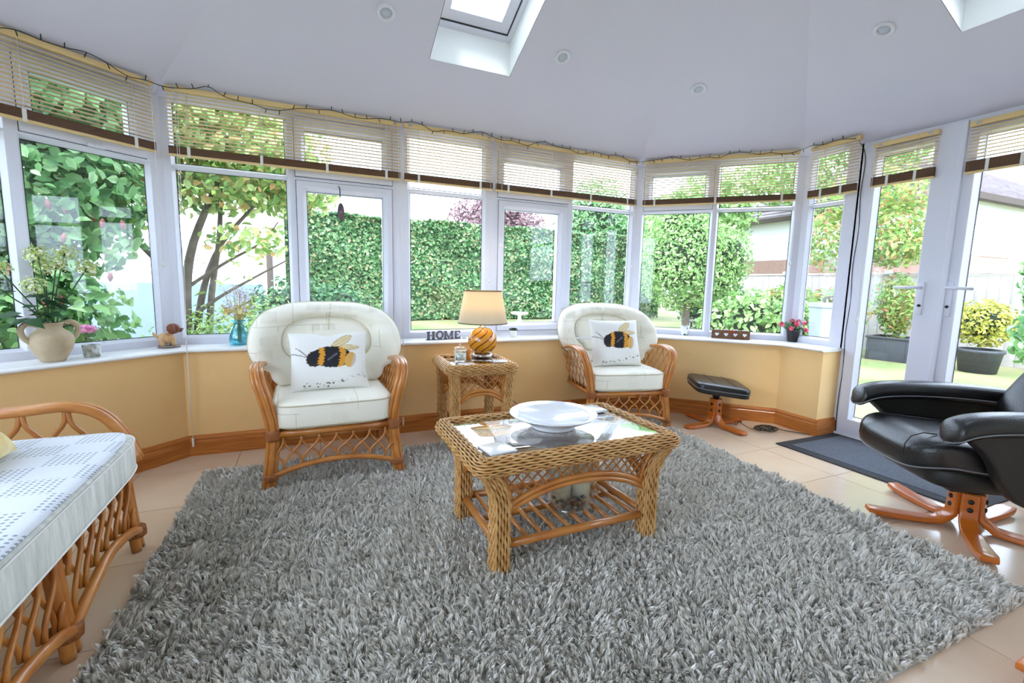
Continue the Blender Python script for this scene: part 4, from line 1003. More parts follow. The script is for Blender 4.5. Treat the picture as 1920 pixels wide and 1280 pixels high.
# dog figurine
dgx, dgy = onF1(-0.005, 0.12)
M_dog = mat('dog_tan', rgb(206, 160, 110), 0.6, var=rgb(226, 190, 148), vscale=24, bump=(90, 0.6)); M_dogb = mat('dog_brown', rgb(124, 66, 40), 0.6, bump=(120, 0.7)); M_base = mat('figurine_base', rgb(128, 112, 104), 0.7)
dg = thing('dog_figurine', 'small tan and brown dog figurine on the sill at the window corner', 'figurine', (dgx, dgy, ZSILL), A1*0.6); dg.scale = (1.38, 1.38, 1.38)
bd = B().grid(superbox(0.030, 0.020, 0.024, 2.4, 24, 14), 24, 14, closeu=True).xform(Matrix.Translation((-0.008, 0, 0.040)))
bd.tube(bez([(-0.035, 0, 0.045), (-0.050, 0, 0.058), (-0.052, 0, 0.068)], 6), [0.008, 0.007, 0.007, 0.006, 0.005, 0.004, 0.002], 7)
for (x, y) in ((0.012, 0.012), (0.012, -0.012), (-0.026, 0.012), (-0.026, -0.012)): bd.tube([(x, y, 0.036), (x+0.002, y, 0.018), (x+0.003, y, 0.004)], [0.011, 0.009, 0.009], 8)
bd.obj('body', M_dog, dg)
hd = B().grid(superbox(0.024, 0.021, 0.022, 2.2, 22, 14), 22, 14, closeu=True).xform(Matrix.Translation((0.020, 0, 0.078))).grid(superbox(0.013, 0.010, 0.009, 2.2, 14, 10), 14, 10, closeu=True).xform(Matrix.Identity(4))
hd = B().grid(superbox(0.024, 0.022, 0.022, 2.2, 22, 14), 22, 14, closeu=True).xform(Matrix.Translation((0.018, 0, 0.080))); h2 = B().grid(superbox(0.012, 0.011, 0.010, 2.2, 14, 10), 14, 10, closeu=True).xform(Matrix.Translation((0.040, 0, 0.073))); hd.add(h2.v, h2.f, True)
for s in (-1, 1): hd.tube(bez([(0.014, s*0.018, 0.094), (0.012, s*0.026, 0.080), (0.014, s*0.025, 0.060)], 6), [0.005, 0.007, 0.008, 0.009, 0.009, 0.008, 0.004], 7)
hd.obj('head', M_dogb, dg); B().lathe([(0.001, 0.004), (0.003, 0.003), (0.004, 0.0)], 8).xform(Matrix.Translation((0.051, 0, 0.077)) @ Matrix.Rotation(PI/2, 4, 'Y')).obj('nose', M_black, dg)
B().lathe([(0.040, 0), (0.042, 0.004), (0.038, 0.009), (0.001, 0.010)], 20).obj('base', M_base, dg)
# turquoise vase with dried flowers
bv = thing('turquoise_vase', 'ribbed turquoise glass vase on the sill beside the armchair', 'vase', (-0.398, 3.325, ZSILL))
def rib(a, f): return 0.05*math.cos(a*12+f*2.5)
B().lathe([(0.040, 0), (0.050, 0.004), (0.057, 0.030), (0.054, 0.060), (0.040, 0.100), (0.027, 0.126), (0.030, 0.142), (0.044, 0.158), (0.040, 0.157), (0.026, 0.140), (0.023, 0.126), (0.036, 0.100), (0.049, 0.060), (0.050, 0.03), (0.03, 0.008), (0.001, 0.008)], 48, wob=rib).obj('body', M_blue, bv)
df = thing('dried_flowers', 'spray of dried pale flowers in the turquoise vase', 'dried flowers', (-0.398, 3.325, ZSILL+0.02))
M_dry = mat('dried_stem', rgb(206, 176, 120), 0.8); M_dryf = mat('dried_blossom', rgb(204, 190, 190), 0.8, island=[rgb(222, 210, 206), rgb(190, 170, 176), rgb(226, 212, 180)]); M_dryl = mat('dried_leaf', rgb(232, 218, 150), 0.7, island=[rgb(238, 226, 160), rgb(226, 204, 120)])
rg = random.Random(9); sb = B(); P = []
for k in range(34):
    a = rg.uniform(0, 2*PI); r = rg.uniform(0.02, 0.10); z = rg.uniform(0.22, 0.36)*(1-r*0.8); x, y = r*math.cos(a), r*0.5*math.sin(a); sb.tube(bez([(x*0.1, y*0.1, 0), (x*0.2, y*0.2, 0.13), (x*0.7, y*0.7, z*0.75), (x, y, z)], 7), 0.0011, 4)
    for q in range(16): P.append((x+rg.gauss(0, 0.013), y+rg.gauss(0, 0.010), z+rg.gauss(0, 0.012)))
sb.obj('stems', M_dry, df)['kind'] = 'stuff'; P = np.array(P); foliage('blossom', P, RNG.normal(size=P.shape), 0.007, M_dryf, df, 0.9)
P = np.stack([RNG.normal(0, 0.055, 46)-0.01, RNG.normal(0, 0.02, 46), 0.16+RNG.random(46)*0.09-np.abs(RNG.normal(0, 0.03, 46))], 1); foliage('leaf_spray', P, RNG.normal(size=P.shape), 0.028, M_dryl, df, 0.6)
# HOME letters
hm = thing('word_ornament', 'grey wooden letters reading HOME on the sill behind the candle jar', 'ornament', (0.775, 3.268, ZSILL), 0.12)
def letter(nm, rects, x): 
    b = B()
    for (x0, x1, z0, z1) in rects: b.bx(x+x0, x+x1, -0.006, 0.006, z0, z1, 0.001)
    return b.obj(nm, M_grey, hm)
hh = 0.062
ser = lambda x0, x1: [(x0-0.006, x1+0.006, 0.004, 0.012), (x0-0.006, x1+0.006, hh-0.008, hh)]
letter('letter_h', [(0.0, 0.015, 0.004, hh), (0.038, 0.053, 0.004, hh), (0.0, 0.053, 0.030, 0.037)]+ser(0, 0.015)+ser(0.038, 0.053), 0.012)
ob = B().lathe([(0.018, -0.006), (0.033, -0.006), (0.033, 0.006), (0.018, 0.006), (0.018, -0.006)], 28, capb=False, smooth=False).xform(Matrix.Translation((0.106, 0, 0.034)) @ Matrix.Rotation(PI/2, 4, 'X') @ Matrix.Diagonal((0.95, 1.0, 1, 1))); ob.obj('letter_o', M_grey, hm)
mm = B()
for (xa, xb) in ((0.150, 0.150), (0.204, 0.204)): mm.bx(xa-0.006, xa+0.006, -0.006, 0.006, 0.004, hh)
for (xa, xb) in ((0.152, 0.177), (0.202, 0.177)): mm.box(((xa+xb)/2, 0, 0.034), (0.010, 0.012, 0.060), Matrix.Rotation(math.atan2(xb-xa, -0.052)+PI, 3, 'Y'))
for (x0, x1, z0, z1) in ser(0.144, 0.156)+ser(0.198, 0.210): mm.bx(x0, x1, -0.006, 0.006, z0, z1)
mm.obj('letter_m', M_grey, hm)
letter('letter_e', [(0.0, 0.014, 0.004, hh), (0.0, 0.042, 0.004, 0.014), (0.0, 0.030, 0.029, 0.037), (0.0, 0.042, hh-0.010, hh), (0.036, 0.042, 0.004, 0.022), (0.036, 0.042, hh-0.018, hh)], 0.226)
B().bx(0.0, 0.275, -0.010, 0.010, 0.0, 0.004).bx(0.29, 0.315, -0.008, 0.008, 0.0, 0.006).obj('base', M_grey, hm)
# succulent pot
pp = thing('succulent_pot', 'tiny green succulent in a white pot on the sill behind the lamp', 'potted succulent', (1.485, 3.31, ZSILL))
B().lathe([(0.020, 0), (0.022, 0.002), (0.029, 0.052), (0.026, 0.052), (0.024, 0.044), (0.001, 0.044)], 22).obj('pot', M_wgloss, pp)
P, Nn = blob_points(110, (0, 0, 0.058), (0.034, 0.034, 0.014), 0.3); foliage('rosette', P, Nn, 0.018, M_leafd, pp, 0.5)
# white tea-light jar with grey spots
M_spot = mat('white_spotted_ceramic', rgb(240, 240, 238), 0.3); _N = Nodes(M_spot); _v = _N.new('ShaderNodeTexVoronoi'); _v.inputs['Scale'].default_value = 42; _tc = _N.new('ShaderNodeTexCoord'); _N.link(_tc.outputs['Object'], _v.inputs['Vector'])
_lt = _N.new('ShaderNodeMath', operation='LESS_THAN'); _lt.inputs[1].default_value = 0.30; _N.link(_v.outputs['Distance'], _lt.inputs[0]); _mx = _N.new('ShaderNodeMix', data_type='RGBA'); _mx.inputs[6].default_value = rgb(240, 240, 238); _mx.inputs[7].default_value = rgb(120, 122, 126); _N.link(_lt.outputs[0], _mx.inputs[0]); _N.link(_mx.outputs[2], _N.n['Principled BSDF'].inputs['Base Color'])
tj = thing('spotted_jar', 'white jar with grey spots on the corner sill by the round tree', 'jar', (3.035, 3.075, ZSILL))
B().lathe([(0.024, 0), (0.027, 0.003), (0.034, 0.05), (0.040, 0.085), (0.037, 0.085), (0.031, 0.05), (0.022, 0.006), (0.001, 0.006)], 28).obj('body', M_spot, tj)
# tea-light block with cut-out hearts
hb = thing('tealight_block', 'brown wooden tea-light block with four white hearts on the corner sill', 'candle holder', (3.245, 2.775, ZSILL), -PI/4)
L0 = 0.145; B().bx(-L0, L0, -0.030, 0.030, 0, 0.070, 0.003).obj('block', M_oak, hb)
hpts = [(0.016*math.sin(a)**3, 0.0135*math.cos(a)-0.005*math.cos(2*a)-0.002*math.cos(3*a)-0.001*math.cos(4*a)) for a in [2*PI*k/24 for k in range(24)]]
for k in range(4):
    x = -0.105+0.07*k; V = [(x+p[0], -0.0305, 0.036+p[1]) for p in hpts]+[(x+p[0], -0.0325, 0.036+p[1]) for p in hpts]; n = 24
    B().add(V, [tuple(range(n)), tuple(range(n, 2*n))[::-1]]+[(i, (i+1) % n, n+(i+1) % n, n+i) for i in range(n)]).obj('heart', M_wgloss, hb)
    B().lathe([(0.017, 0.070), (0.017, 0.078), (0.001, 0.079)], 16, c=(x, 0, 0)).obj('tealight', M_wwax, hb)
M_red = mat('red_ribbon', rgb(196, 40, 48), 0.5); B().tube(bez([(-0.03, -0.033, 0.07), (-0.012, -0.036, 0.050), (0.0, -0.034, 0.058), (0.012, -0.036, 0.050), (0.03, -0.033, 0.072)], 12), 0.0025, 5).obj('ribbon', M_red, hb)
# pink flowers in black pot
fp = thing('flower_pot', 'artificial pink flowers in a small black pot on the sill', 'potted flowers', (3.60, 2.475, ZSILL))
B().lathe([(0.034, 0), (0.036, 0.002), (0.048, 0.082), (0.051, 0.084), (0.051, 0.092), (0.046, 0.092), (0.044, 0.080), (0.001, 0.080)], 26).obj('pot', M_black, fp)
M_pink = mat('pink_petals', rgb(228, 62, 104), 0.6, island=[rgb(222, 50, 92), rgb(236, 92, 128), rgb(244, 160, 176)]); M_fgreen = leaf_mat('pot_leaves', [rgb(62, 104, 64), rgb(96, 140, 90), rgb(130, 160, 120)])
P, Nn = blob_points(170, (0, 0, 0.125), (0.085, 0.075, 0.045), 0.3); foliage('leaf_cluster', P, Nn, 0.030, M_fgreen, fp, 0.6)
for (x, y, z) in ((-0.10, 0.03, 0.14), (-0.085, -0.04, 0.115), (0.085, -0.03, 0.155), (0.10, 0.02, 0.12), (0.07, -0.06, 0.10), (0.02, -0.02, 0.165), (-0.03, 0.0, 0.17), (-0.045, -0.05, 0.15)):
    P, Nn = blob_points(16, (x, y, z), (0.018, 0.018, 0.016), 0.3); foliage('flower', P, Nn, 0.026, M_pink, fp, 0.9)
    B().tube([(x*0.1, y*0.1, 0.08), (x*0.7, y*0.7, z*0.85), (x, y, z)], 0.0016, 5).obj('stem', M_stem, fp)
# hanging slate plaque on a hook
pl = thing('hanging_plaque', 'oval slate plaque hanging from a black hook in the opening window', 'plaque', (0.222, 3.385, 1.58))
M_slate = mat('purple_slate', rgb(112, 92, 100), 0.6, var=rgb(88, 72, 82), vscale=20)
B().lathe([(0.001, -0.006), (0.022, -0.006), (0.022, 0.0), (0.001, 0.0)], 26, capb=False).xform(Matrix.Translation((0.004, 0, -0.06)) @ Matrix.Diagonal((1, 1, 2.7, 1)) @ Matrix.Rotation(PI/2, 4, 'X')).obj('slate', M_slate, pl)
B().tube(bez([(-0.010, 0.0, 0.105), (-0.002, -0.004, 0.095), (0.0, -0.006, 0.07), (0.0, -0.006, 0.03)], 8), 0.0035, 6).obj('hook', M_black, pl); B().tube([(0, -0.006, 0.03), (0.003, -0.004, 0.0)], 0.0009, 4).obj('string', M_cord, pl)
# ------------------------------------------------------------------ table lamp and things on the side table
zt = 0.5585
lm = thing('table_lamp', 'table lamp with amber swirled glass globe and cream drum shade', 'lamp', (1.105, 2.985, zt))
B().lathe([(0.060, 0.0), (0.070, 0.002), (0.075, 0.010), (0.072, 0.020), (0.060, 0.026), (0.048, 0.028)], 36).obj('base', M_silver, lm)
M_swirl = mat('amber_swirl_glass', rgb(216, 144, 30), 0.10, coat=0.7); _N = Nodes(M_swirl); _tc = _N.new('ShaderNodeTexCoord'); _sx = _N.new('ShaderNodeSeparateXYZ'); _N.link(_tc.outputs['Object'], _sx.inputs[0])
_at = _N.new('ShaderNodeMath', operation='ARCTAN2'); _N.link(_sx.outputs[1], _at.inputs[0]); _N.link(_sx.outputs[0], _at.inputs[1])
_z = _N.new('ShaderNodeMath', operation='MULTIPLY_ADD'); _N.link(_sx.outputs[2], _z.inputs[0]); _z.inputs[1].default_value = -14.0; _N.link(_at.outputs[0], _z.inputs[2])
_k = _N.new('ShaderNodeMath', operation='MULTIPLY'); _N.link(_z.outputs[0], _k.inputs[0]); _k.inputs[1].default_value = 9.0
_s = _N.new('ShaderNodeMath', operation='SINE'); _N.link(_k.outputs[0], _s.inputs[0]); _g = _N.new('ShaderNodeMapRange'); _g.inputs[1].default_value = 0.72; _g.inputs[2].default_value = 0.9; _N.link(_s.outputs[0], _g.inputs[0])
_m = _N.new('ShaderNodeMix', data_type='RGBA'); _m.inputs[6].default_value = rgb(218, 146, 30); _m.inputs[7].default_value = rgb(110, 52, 14); _N.link(_g.outputs[0], _m.inputs[0]); _N.link(_m.outputs[2], _N.n['Principled BSDF'].inputs['Base Color'])
B().lathe([(0.048, 0.026), (0.070, 0.040), (0.092, 0.068), (0.101, 0.102), (0.098, 0.138), (0.082, 0.172), (0.055, 0.194), (0.030, 0.202)], 44, capt=True).obj('globe', M_swirl, lm)
B().lathe([(0.026, 0.200), (0.028, 0.206), (0.014, 0.214), (0.010, 0.235), (0.010, 0.26)], 20).obj('neck', M_silver, lm)
M_shade = mat('cream_lamp_shade', rgb(238, 226, 196), 0.85); _N = Nodes(M_shade); _t = _N.new('ShaderNodeBsdfTranslucent'); _t.inputs[0].default_value = rgb(244, 226, 180); _x = _N.new('ShaderNodeMixShader'); _x.inputs[0].default_value = 0.35
_N.link(_N.n['Principled BSDF'].outputs[0], _x.inputs[1]); _N.link(_t.outputs[0], _x.inputs[2]); _N.link(_x.outputs[0], _N.n['Material Output'].inputs[0])
sh = B().lathe([(0.171, 0.235), (0.128, 0.455), (0.1265, 0.455), (0.1695, 0.235), (0.171, 0.235)], 48, capb=False).obj('shade', M_shade, lm); M_trim = mat('shade_trim', rgb(96, 78, 60), 0.7)
for (r, z) in ((0.1715, 0.236), (0.1285, 0.455)): B().lathe([(r, z-0.003), (r+0.001, z-0.003), (r+0.001, z+0.003), (r, z+0.003)], 48, capb=False).obj('trim', M_trim, sh)
_pl = bpy.data.lights.new('lamp_bulb_light', 'POINT'); _pl.energy = 1.1; _pl.color = (1.0, 0.78, 0.5); _pl.shadow_soft_size = 0.03; _plo = bpy.data.objects.new('lamp_bulb_light', _pl); COL.objects.link(_plo); _plo.parent = lm; _plo.location = (0, 0, 0.40)
M_bulb = mat('lamp_bulb', rgb(244, 240, 228), 0.3); B().lathe([(0.012, 0.26), (0.014, 0.28), (0.028, 0.315), (0.030, 0.335), (0.020, 0.36), (0.001, 0.366)], 18).obj('bulb', M_bulb, lm)
B().tube([(0, 0, 0.26), (0.0, 0, 0.27)], 0.008, 6).tube([(-0.16, 0, 0.25), (0.16, 0, 0.25)], 0.0015, 5).obj('shade_carrier', M_silver, lm)
cj = thing('candle_jar', 'clear glass candle jar with domed lid on the side table', 'candle jar', (0.898, 2.835, zt))
B().lathe([(0.036, 0), (0.040, 0.003), (0.041, 0.070), (0.038, 0.070), (0.037, 0.010), (0.001, 0.010)], 28).obj('jar', M_cglass, cj); B().lathe([(0.0355, 0.012), (0.0355, 0.052), (0.001, 0.053)], 24).obj('wax', M_wwax, cj)
B().lathe([(0.043, 0.070), (0.043, 0.080), (0.036, 0.092), (0.012, 0.097), (0.006, 0.099), (0.011, 0.107), (0.008, 0.114), (0.001, 0.115)], 26).obj('lid', M_cglass, cj)
av = thing('amber_votive', 'amber glass votive cup between the candle jar and the lamp', 'votive', (0.965, 2.885, zt))
B().lathe([(0.024, 0), (0.028, 0.003), (0.032, 0.066), (0.029, 0.066), (0.025, 0.008), (0.001, 0.008)], 24).obj('cup', M_amber, av)
def coaster(label, loc, rz, h=0.048, m=None, t=0.008):
    c = thing('coaster', label, 'coaster', loc, rz, 'white coasters'); B().bx(-h, h, -h, h, 0.0, t, 0.002).obj('slab', m or M_wgloss, c); B().bx(-h+0.004, h-0.004, -h+0.004, h-0.004, -0.0, 0.0015).obj('cork_foot', M_grey, c)
coaster('white square coaster in front of the candle jar on the side table', (0.905, 2.70, zt), 0.15); coaster('white square coaster at the lamp foot on the side table', (1.145, 2.76, zt), -0.3)
zc_ = 0.4618
coaster('white square coaster at the near corner of the coffee table', (0.622, 1.510, zc_), 0.14, 0.054); coaster('white square coaster at the far corner of the coffee table', (1.255, 1.845, zc_), 0.1, 0.054, t=0.012)
bw = thing('white_bowl', 'large shallow white bowl on the glass coffee table', 'bowl', (0.955, 1.690, zc_))
B().lathe([(0.095, 0.0), (0.100, 0.003), (0.098, 0.012), (0.115, 0.022), (0.160, 0.042), (0.186, 0.056), (0.190, 0.061), (0.186, 0.063), (0.150, 0.050), (0.08, 0.036), (0.001, 0.030)], 56).obj('bowl', M_wgloss, bw)
# hurricane glass with pillar candles and pebbles on the lower shelf
hz = thing('hurricane_vase', 'large clear glass bowl vase on the lower shelf of the coffee table', 'vase', (1.005, 1.605, 0.131))
B().lathe([(0.060, 0), (0.085, 0.006), (0.100, 0.05), (0.108, 0.12), (0.112, 0.19), (0.109, 0.19), (0.104, 0.12), (0.096, 0.052), (0.080, 0.010), (0.001, 0.008)], 40).obj('glass', M_cglass, hz)
for (x, y, r, h) in ((-0.036, 0.012, 0.039, 0.27), (0.044, -0.012, 0.038, 0.20)):
    c = thing('pillar_candle', 'tall cream pillar candle inside the glass vase' if h > 0.22 else 'short cream pillar candle inside the glass vase', 'candle', (1.005+x, 1.605+y, 0.175), 0, 'pillar candles'); B().lathe([(r, -0.03), (r, h-0.045), (r*0.8, h-0.050), (0.001, h-0.052)], 24).obj('wax', M_wax, c); B().tube([(0, 0, h-0.052), (0.001, 0, h-0.038)], 0.0012, 5).obj('wick', M_black, c)
M_peb = mat('dark_pebbles', rgb(58, 54, 54), 0.35, island=[rgb(30, 30, 34), rgb(70, 64, 60), rgb(120, 112, 100), rgb(46, 44, 48)])
pb = B(); rg = random.Random(3)
for k in range(110):
    a = rg.uniform(0, 2*PI); z = rg.uniform(0.014, 0.058); r = rg.uniform(0.02, 0.070+z*0.25); s_ = superbox(rg.uniform(0.009, 0.014), rg.uniform(0.008, 0.012), 0.007, 2.2); g_ = B().grid(s_, 8, 5, closeu=True).xform(Matrix.Translation((r*math.cos(a), r*math.sin(a), z)) @ Matrix.Rotation(a*3, 4, 'Z')); pb.add(g_.v, g_.f, True)
po = pb.obj('pebbles', M_peb, None, (1.005, 1.605, 0.131)); tag(po, 'dark pebbles filling the bottom of the glass vase', 'pebbles', kind='stuff')
# ------------------------------------------------------------------ string lights along the blinds
sl = thing('string_lights', 'dark cable of tiny string lights draped along the blind tops', 'string lights')
pts = []; rg = random.Random(12)
def seg(a, b, n, o):
    a, b = Vector(a), Vector(b)
    for k in range(n): u = k/n; pts.append((a.x+(b.x-a.x)*u, a.y+(b.y-a.y)*u))
def on_line(i, o, inset0=0, inset1=0):
    a, b = offpt(i, o), offpt(i+1, o); return a, b
for i, n in ((1, 14), (2, 46), (3, 16)):
    a, b = on_line(i, 0.066); seg(a, b, n, 0)
a = offpt(4, 0.066); seg(a, (a.x, a.y-0.36), 5, 0); pts.append((a.x, a.y-0.37))
P3 = []
for k, (x, y) in enumerate(pts):
    z = 2.120+0.014*math.sin(k*0.83)+0.010*math.sin(k*1.9+1)+rg.uniform(-0.006, 0.006)
    if 17 < k < 26: z -= 0.030*math.sin((k-17)/9*PI)
    P3.append((x, y, z))
B().tube(bez(P3, len(P3)*3), 0.0022, 5).obj('cable', M_wire, sl)
x_, y_ = P3[-1][0], P3[-1][1]

bl = None
for k in range(1, len(P3)-1):
    if bl is None: bl = B().tube([(0, 0, 0), (0, 0, 0.016)], 0.0024, 5).tube([(0, 0, 0.016), (0, 0, 0.027)], [0.003, 0.0015], 6).obj('bulb', M_wire, sl); o = bl
    else: o = bl.copy(); COL.objects.link(o)
    o.location = P3[k]; o.rotation_euler = (rg.uniform(-0.5, 0.5)+(PI if rg.random() < 0.4 else 0), rg.uniform(-0.5, 0.5), 0)
# black cable down the door frame and the coil on the floor
tag(B().tube(bez([(3.52, 2.085, 2.10), (3.600, 2.078, 2.0), (3.602, 2.084, 1.75), (3.606, 2.072, 1.5), (3.602, 2.082, 1.25), (3.606, 2.072, 1.0), (3.602, 2.080, 0.75), (3.606, 2.072, 0.5), (3.602, 2.078, 0.25), (3.607, 2.074, 0.02), (3.57, 2.04, 0.008)], 40), 0.0028, 5).obj('door_cable', M_wire), 'thin black cable running down the white frame beside the patio door', 'cable')
cc = []
rg = random.Random(21)
for k in range(60): a = k*0.75; r = 0.05+0.025*math.sin(k*1.3); cc.append((r*math.cos(a)*1.3, r*math.sin(a), 0.010+0.012*abs(math.sin(k*0.9))))
tail = [(0.12, -0.05, 0.005), (0.20, -0.16, 0.004), (0.25, -0.24, 0.004)]; head = [(-0.02, 0.20, 0.006), (-0.06, 0.19, 0.03), (-0.12, 0.17, 0.006), (-0.17, 0.14, 0.05), (-0.16, 0.11, 0.055), (-0.10, 0.05, 0.01)]
tag(B().tube(bez(head+cc+tail, 260), 0.0026, 5).obj('cable_coil', M_wire, None, (3.165, 2.315, 0)), 'tangle of dark cable on the tiles beside the footstool', 'cable')
tag(B().tube(bez([(1.30, 3.165, 0.40), (1.34, 3.17, 0.30), (1.42, 3.165, 0.18), (1.50, 3.17, 0.10), (1.52, 3.16, 0.006), (1.45, 3.10, 0.004)], 20), 0.0025, 5).obj('lamp_flex', M_wire), 'thin lamp flex hanging behind the side table', 'cable')
# ------------------------------------------------------------------ garden
def gz(x, y):
    return -0.03
M_lawn = mat('lawn', rgb(92, 116, 58), 0.9, var=rgb(150, 138, 104), vscale=0.7, bump=(60, 0.6), noise_detail=8)
M_pave = mat('garden_paving', rgb(168, 164, 158), 0.8, var=rgb(150, 146, 140), vscale=3)
NX, NY = 60, 60; V = []; F = []
for i in range(NX+1):
    for j in range(NY+1): x = -25+65*i/NX; y = -12+62*j/NY; V.append((x, y, gz(x, y)-0.012))
F = np.array([(i*(NY+1)+j, (i+1)*(NY+1)+j, (i+1)*(NY+1)+j+1, i*(NY+1)+j+1) for i in range(NX) for j in range(NY)])
lw = mesh_np('lawn', np.array(V), F, M_lawn, None, True); tag(lw, kind='structure')
pv = struct('path')
first = None
for i in range(-6, 12):
    for j in range(0, 5):
        x = -3.2+i*0.61; y = 3.75+j*0.61
        if x > 3.1 and y < 2.6: continue
        if x > 4.6: continue
        if first is None: first = B().bx(0, 0.60, 0, 0.60, -0.04, 0.0, 0.004).obj('slab', M_pave, pv, (x, y, -0.026)); o = first
        else: o = first.copy(); COL.objects.link(o); o.location = (x, y, -0.026)
# hedge -------------------------------------------------------------------
ML_hedge = leaf_mat('hedge_leaves', [rgb(34, 70, 42), rgb(60, 106, 60), rgb(96, 144, 86), rgb(146, 184, 128), rgb(172, 160, 120)], 0.35, 0.25)
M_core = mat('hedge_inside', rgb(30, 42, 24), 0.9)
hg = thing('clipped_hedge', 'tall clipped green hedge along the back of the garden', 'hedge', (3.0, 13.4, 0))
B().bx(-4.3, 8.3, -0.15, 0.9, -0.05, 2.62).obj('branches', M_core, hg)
n = 90000; x = RNG.uniform(-4.6, 8.6, n); z = 0.0+RNG.random(n)*2.70; y = -0.40+0.24*RNG.random(n)+0.07*np.sin(x*3.1)+0.06*np.sin(z*4+x)
P = np.stack([x, y, z], 1); Nn = np.stack([RNG.normal(0, 0.6, n), -1+RNG.normal(0, 0.4, n), 0.45+RNG.normal(0, 0.5, n)], 1)
foliage('leaf_face', P, Nn, 0.115, ML_hedge, hg, 0.6)
n = 20000; x = RNG.uniform(-4.6, 8.6, n); y = RNG.uniform(-0.4, 1.0, n); z = 2.66+0.10*RNG.random(n)+0.03*np.sin(x*2.3); foliage('leaf_top', np.stack([x, y, z], 1), RNG.normal(size=(n, 3))*0.5+np.array([0, -0.3, 1]), 0.115, ML_hedge, hg, 0.6)
# generic plant builders ----------------------------------------------------
M_bark = mat('bark', rgb(122, 108, 96), 0.85, var=rgb(88, 76, 66), vscale=14, bump=(30, 0.6)); M_barkd = mat('dark_bark', rgb(74, 62, 54), 0.9, bump=(30, 0.6))
def plant(name, label, cat, loc, blobs, leafsize, m, trunk=None, ratio=0.55, group=None, bark=None, dens=1.0, core=None, fold=0.25):
    t = thing(name, label, cat, loc, 0, group)
    Ps, Ns = [], []
    for (c, r, n) in blobs: P, Nn = blob_points(int(n*dens), c, r, 0.45); Ps.append(P); Ns.append(Nn)
    P, Nn = np.concatenate(Ps), np.concatenate(Ns); k = P[:, 2] > 0.02; foliage('foliage', P[k], Nn[k], leafsize, m, t, ratio, fold)
    if trunk: 
        for br in trunk: 
            pts = bez(br[0], 14); r0, r1 = br[1]; B().tube(pts, [r0+(r1-r0)*i/14 for i in range(15)], 8).obj('trunk', bark or M_bark, t)
    if core is not None:
        b = B()
        for (c, r, n) in blobs: g_ = B().grid(superbox(r[0]*0.62, r[1]*0.62, r[2]*0.62, 2.0), 18, 10, closeu=True).xform(Matrix.Translation(c)); b.add(g_.v, g_.f, True)
        o = b.obj('inner_branches', core, t); o['kind'] = 'stuff'
    return t
G_yel = leaf_mat('yellow_green_leaves', [rgb(96, 138, 70), rgb(142, 180, 96), rgb(182, 208, 124), rgb(212, 222, 156), rgb(220, 168, 110)], 0.35, 0.45)
G_mid = leaf_mat('mid_green_leaves', [rgb(70, 118, 70), rgb(110, 160, 98), rgb(148, 192, 128), rgb(184, 214, 164)], 0.4, 0.45)
G_lime = leaf_mat('lime_green_leaves', [rgb(92, 134, 74), rgb(132, 172, 98), rgb(168, 202, 124), rgb(196, 218, 156)], 0.45, 0.4)
G_dark = leaf_mat('dark_green_leaves', [rgb(34, 72, 44), rgb(58, 104, 64), rgb(96, 142, 92)], 0.4, 0.3)
G_red = leaf_mat('copper_leaves', [rgb(116, 84, 92), rgb(146, 112, 118), rgb(172, 150, 150)], 0.5, 0.3)
G_orn = leaf_mat('orange_tinged_leaves', [rgb(110, 150, 70), rgb(140, 176, 92), rgb(168, 192, 110), rgb(196, 128, 96)], 0.45, 0.4)
G_gold = leaf_mat('golden_leaves', [rgb(120, 130, 50), rgb(190, 190, 80), rgb(228, 216, 120)], 0.45, 0.3)
# near tree behind the armchair --------------------------------------------
tr = plant('garden_tree', 'many-stemmed tree with yellow green leaves outside the window by the blue vase', 'tree', (-0.94, 4.75, -0.03),
    [((0.45, -0.05, 2.20), (0.75, 0.55, 0.42), 2000), ((0.05, -0.2, 2.45), (0.75, 0.55, 0.45), 1900), ((-0.55, -0.35, 2.2), (0.6, 0.5, 0.55), 1700), ((0.85, 0.15, 1.95), (0.45, 0.4, 0.32), 900), ((0.55, -0.1, 1.42), (0.42, 0.3, 0.16), 160), ((0.25, 0.0, 2.9), (0.8, 0.6, 0.4), 900), ((-0.3, -0.2, 1.75), (0.5, 0.4, 0.3), 700), ((0.3, 0.0, 1.85), (0.6, 0.4, 0.22), 700)], 0.075, G_yel,
    [([(0, 0, 0), (-0.02, 0, 0.7), (0.05, -0.02, 1.3), (0.28, -0.05, 1.9)], (0.055, 0.022)), ([(0.05, 0.05, 0), (0.06, 0.04, 0.7), (0.22, 0.05, 1.3), (0.55, 0.0, 1.75)], (0.04, 0.012)), ([(-0.04, 0, 0.1), (-0.12, 0.02, 0.8), (-0.15, -0.02, 1.5), (-0.05, -0.1, 2.2)], (0.045, 0.018)), ([(0.10, 0.02, 0.1), (0.17, 0.02, 0.9), (0.26, 0.04, 1.5), (0.30, 0.02, 2.2)], (0.032, 0.014)),
     ([(0.02, 0, 0.75), (0.25, -0.03, 0.93), (0.55, -0.06, 1.12), (0.85, -0.05, 1.3)], (0.018, 0.005)), ([(0.0, 0, 1.0), (0.3, -0.05, 1.22), (0.6, -0.05, 1.42), (0.72, 0, 1.6)], (0.016, 0.005)), ([(0.05, 0, 0.6), (0.3, 0.02, 0.78), (0.6, 0, 0.98)], (0.014, 0.004)), ([(-0.1, 0, 1.1), (-0.4, -0.1, 1.5), (-0.7, -0.2, 1.9)], (0.022, 0.008))], ratio=0.58, fold=0.3)
nl = None; rg = random.Random(31); M_ln = mat('near_leaf', rgb(150, 188, 84), 0.4, var=rgb(110, 158, 64), vscale=12)
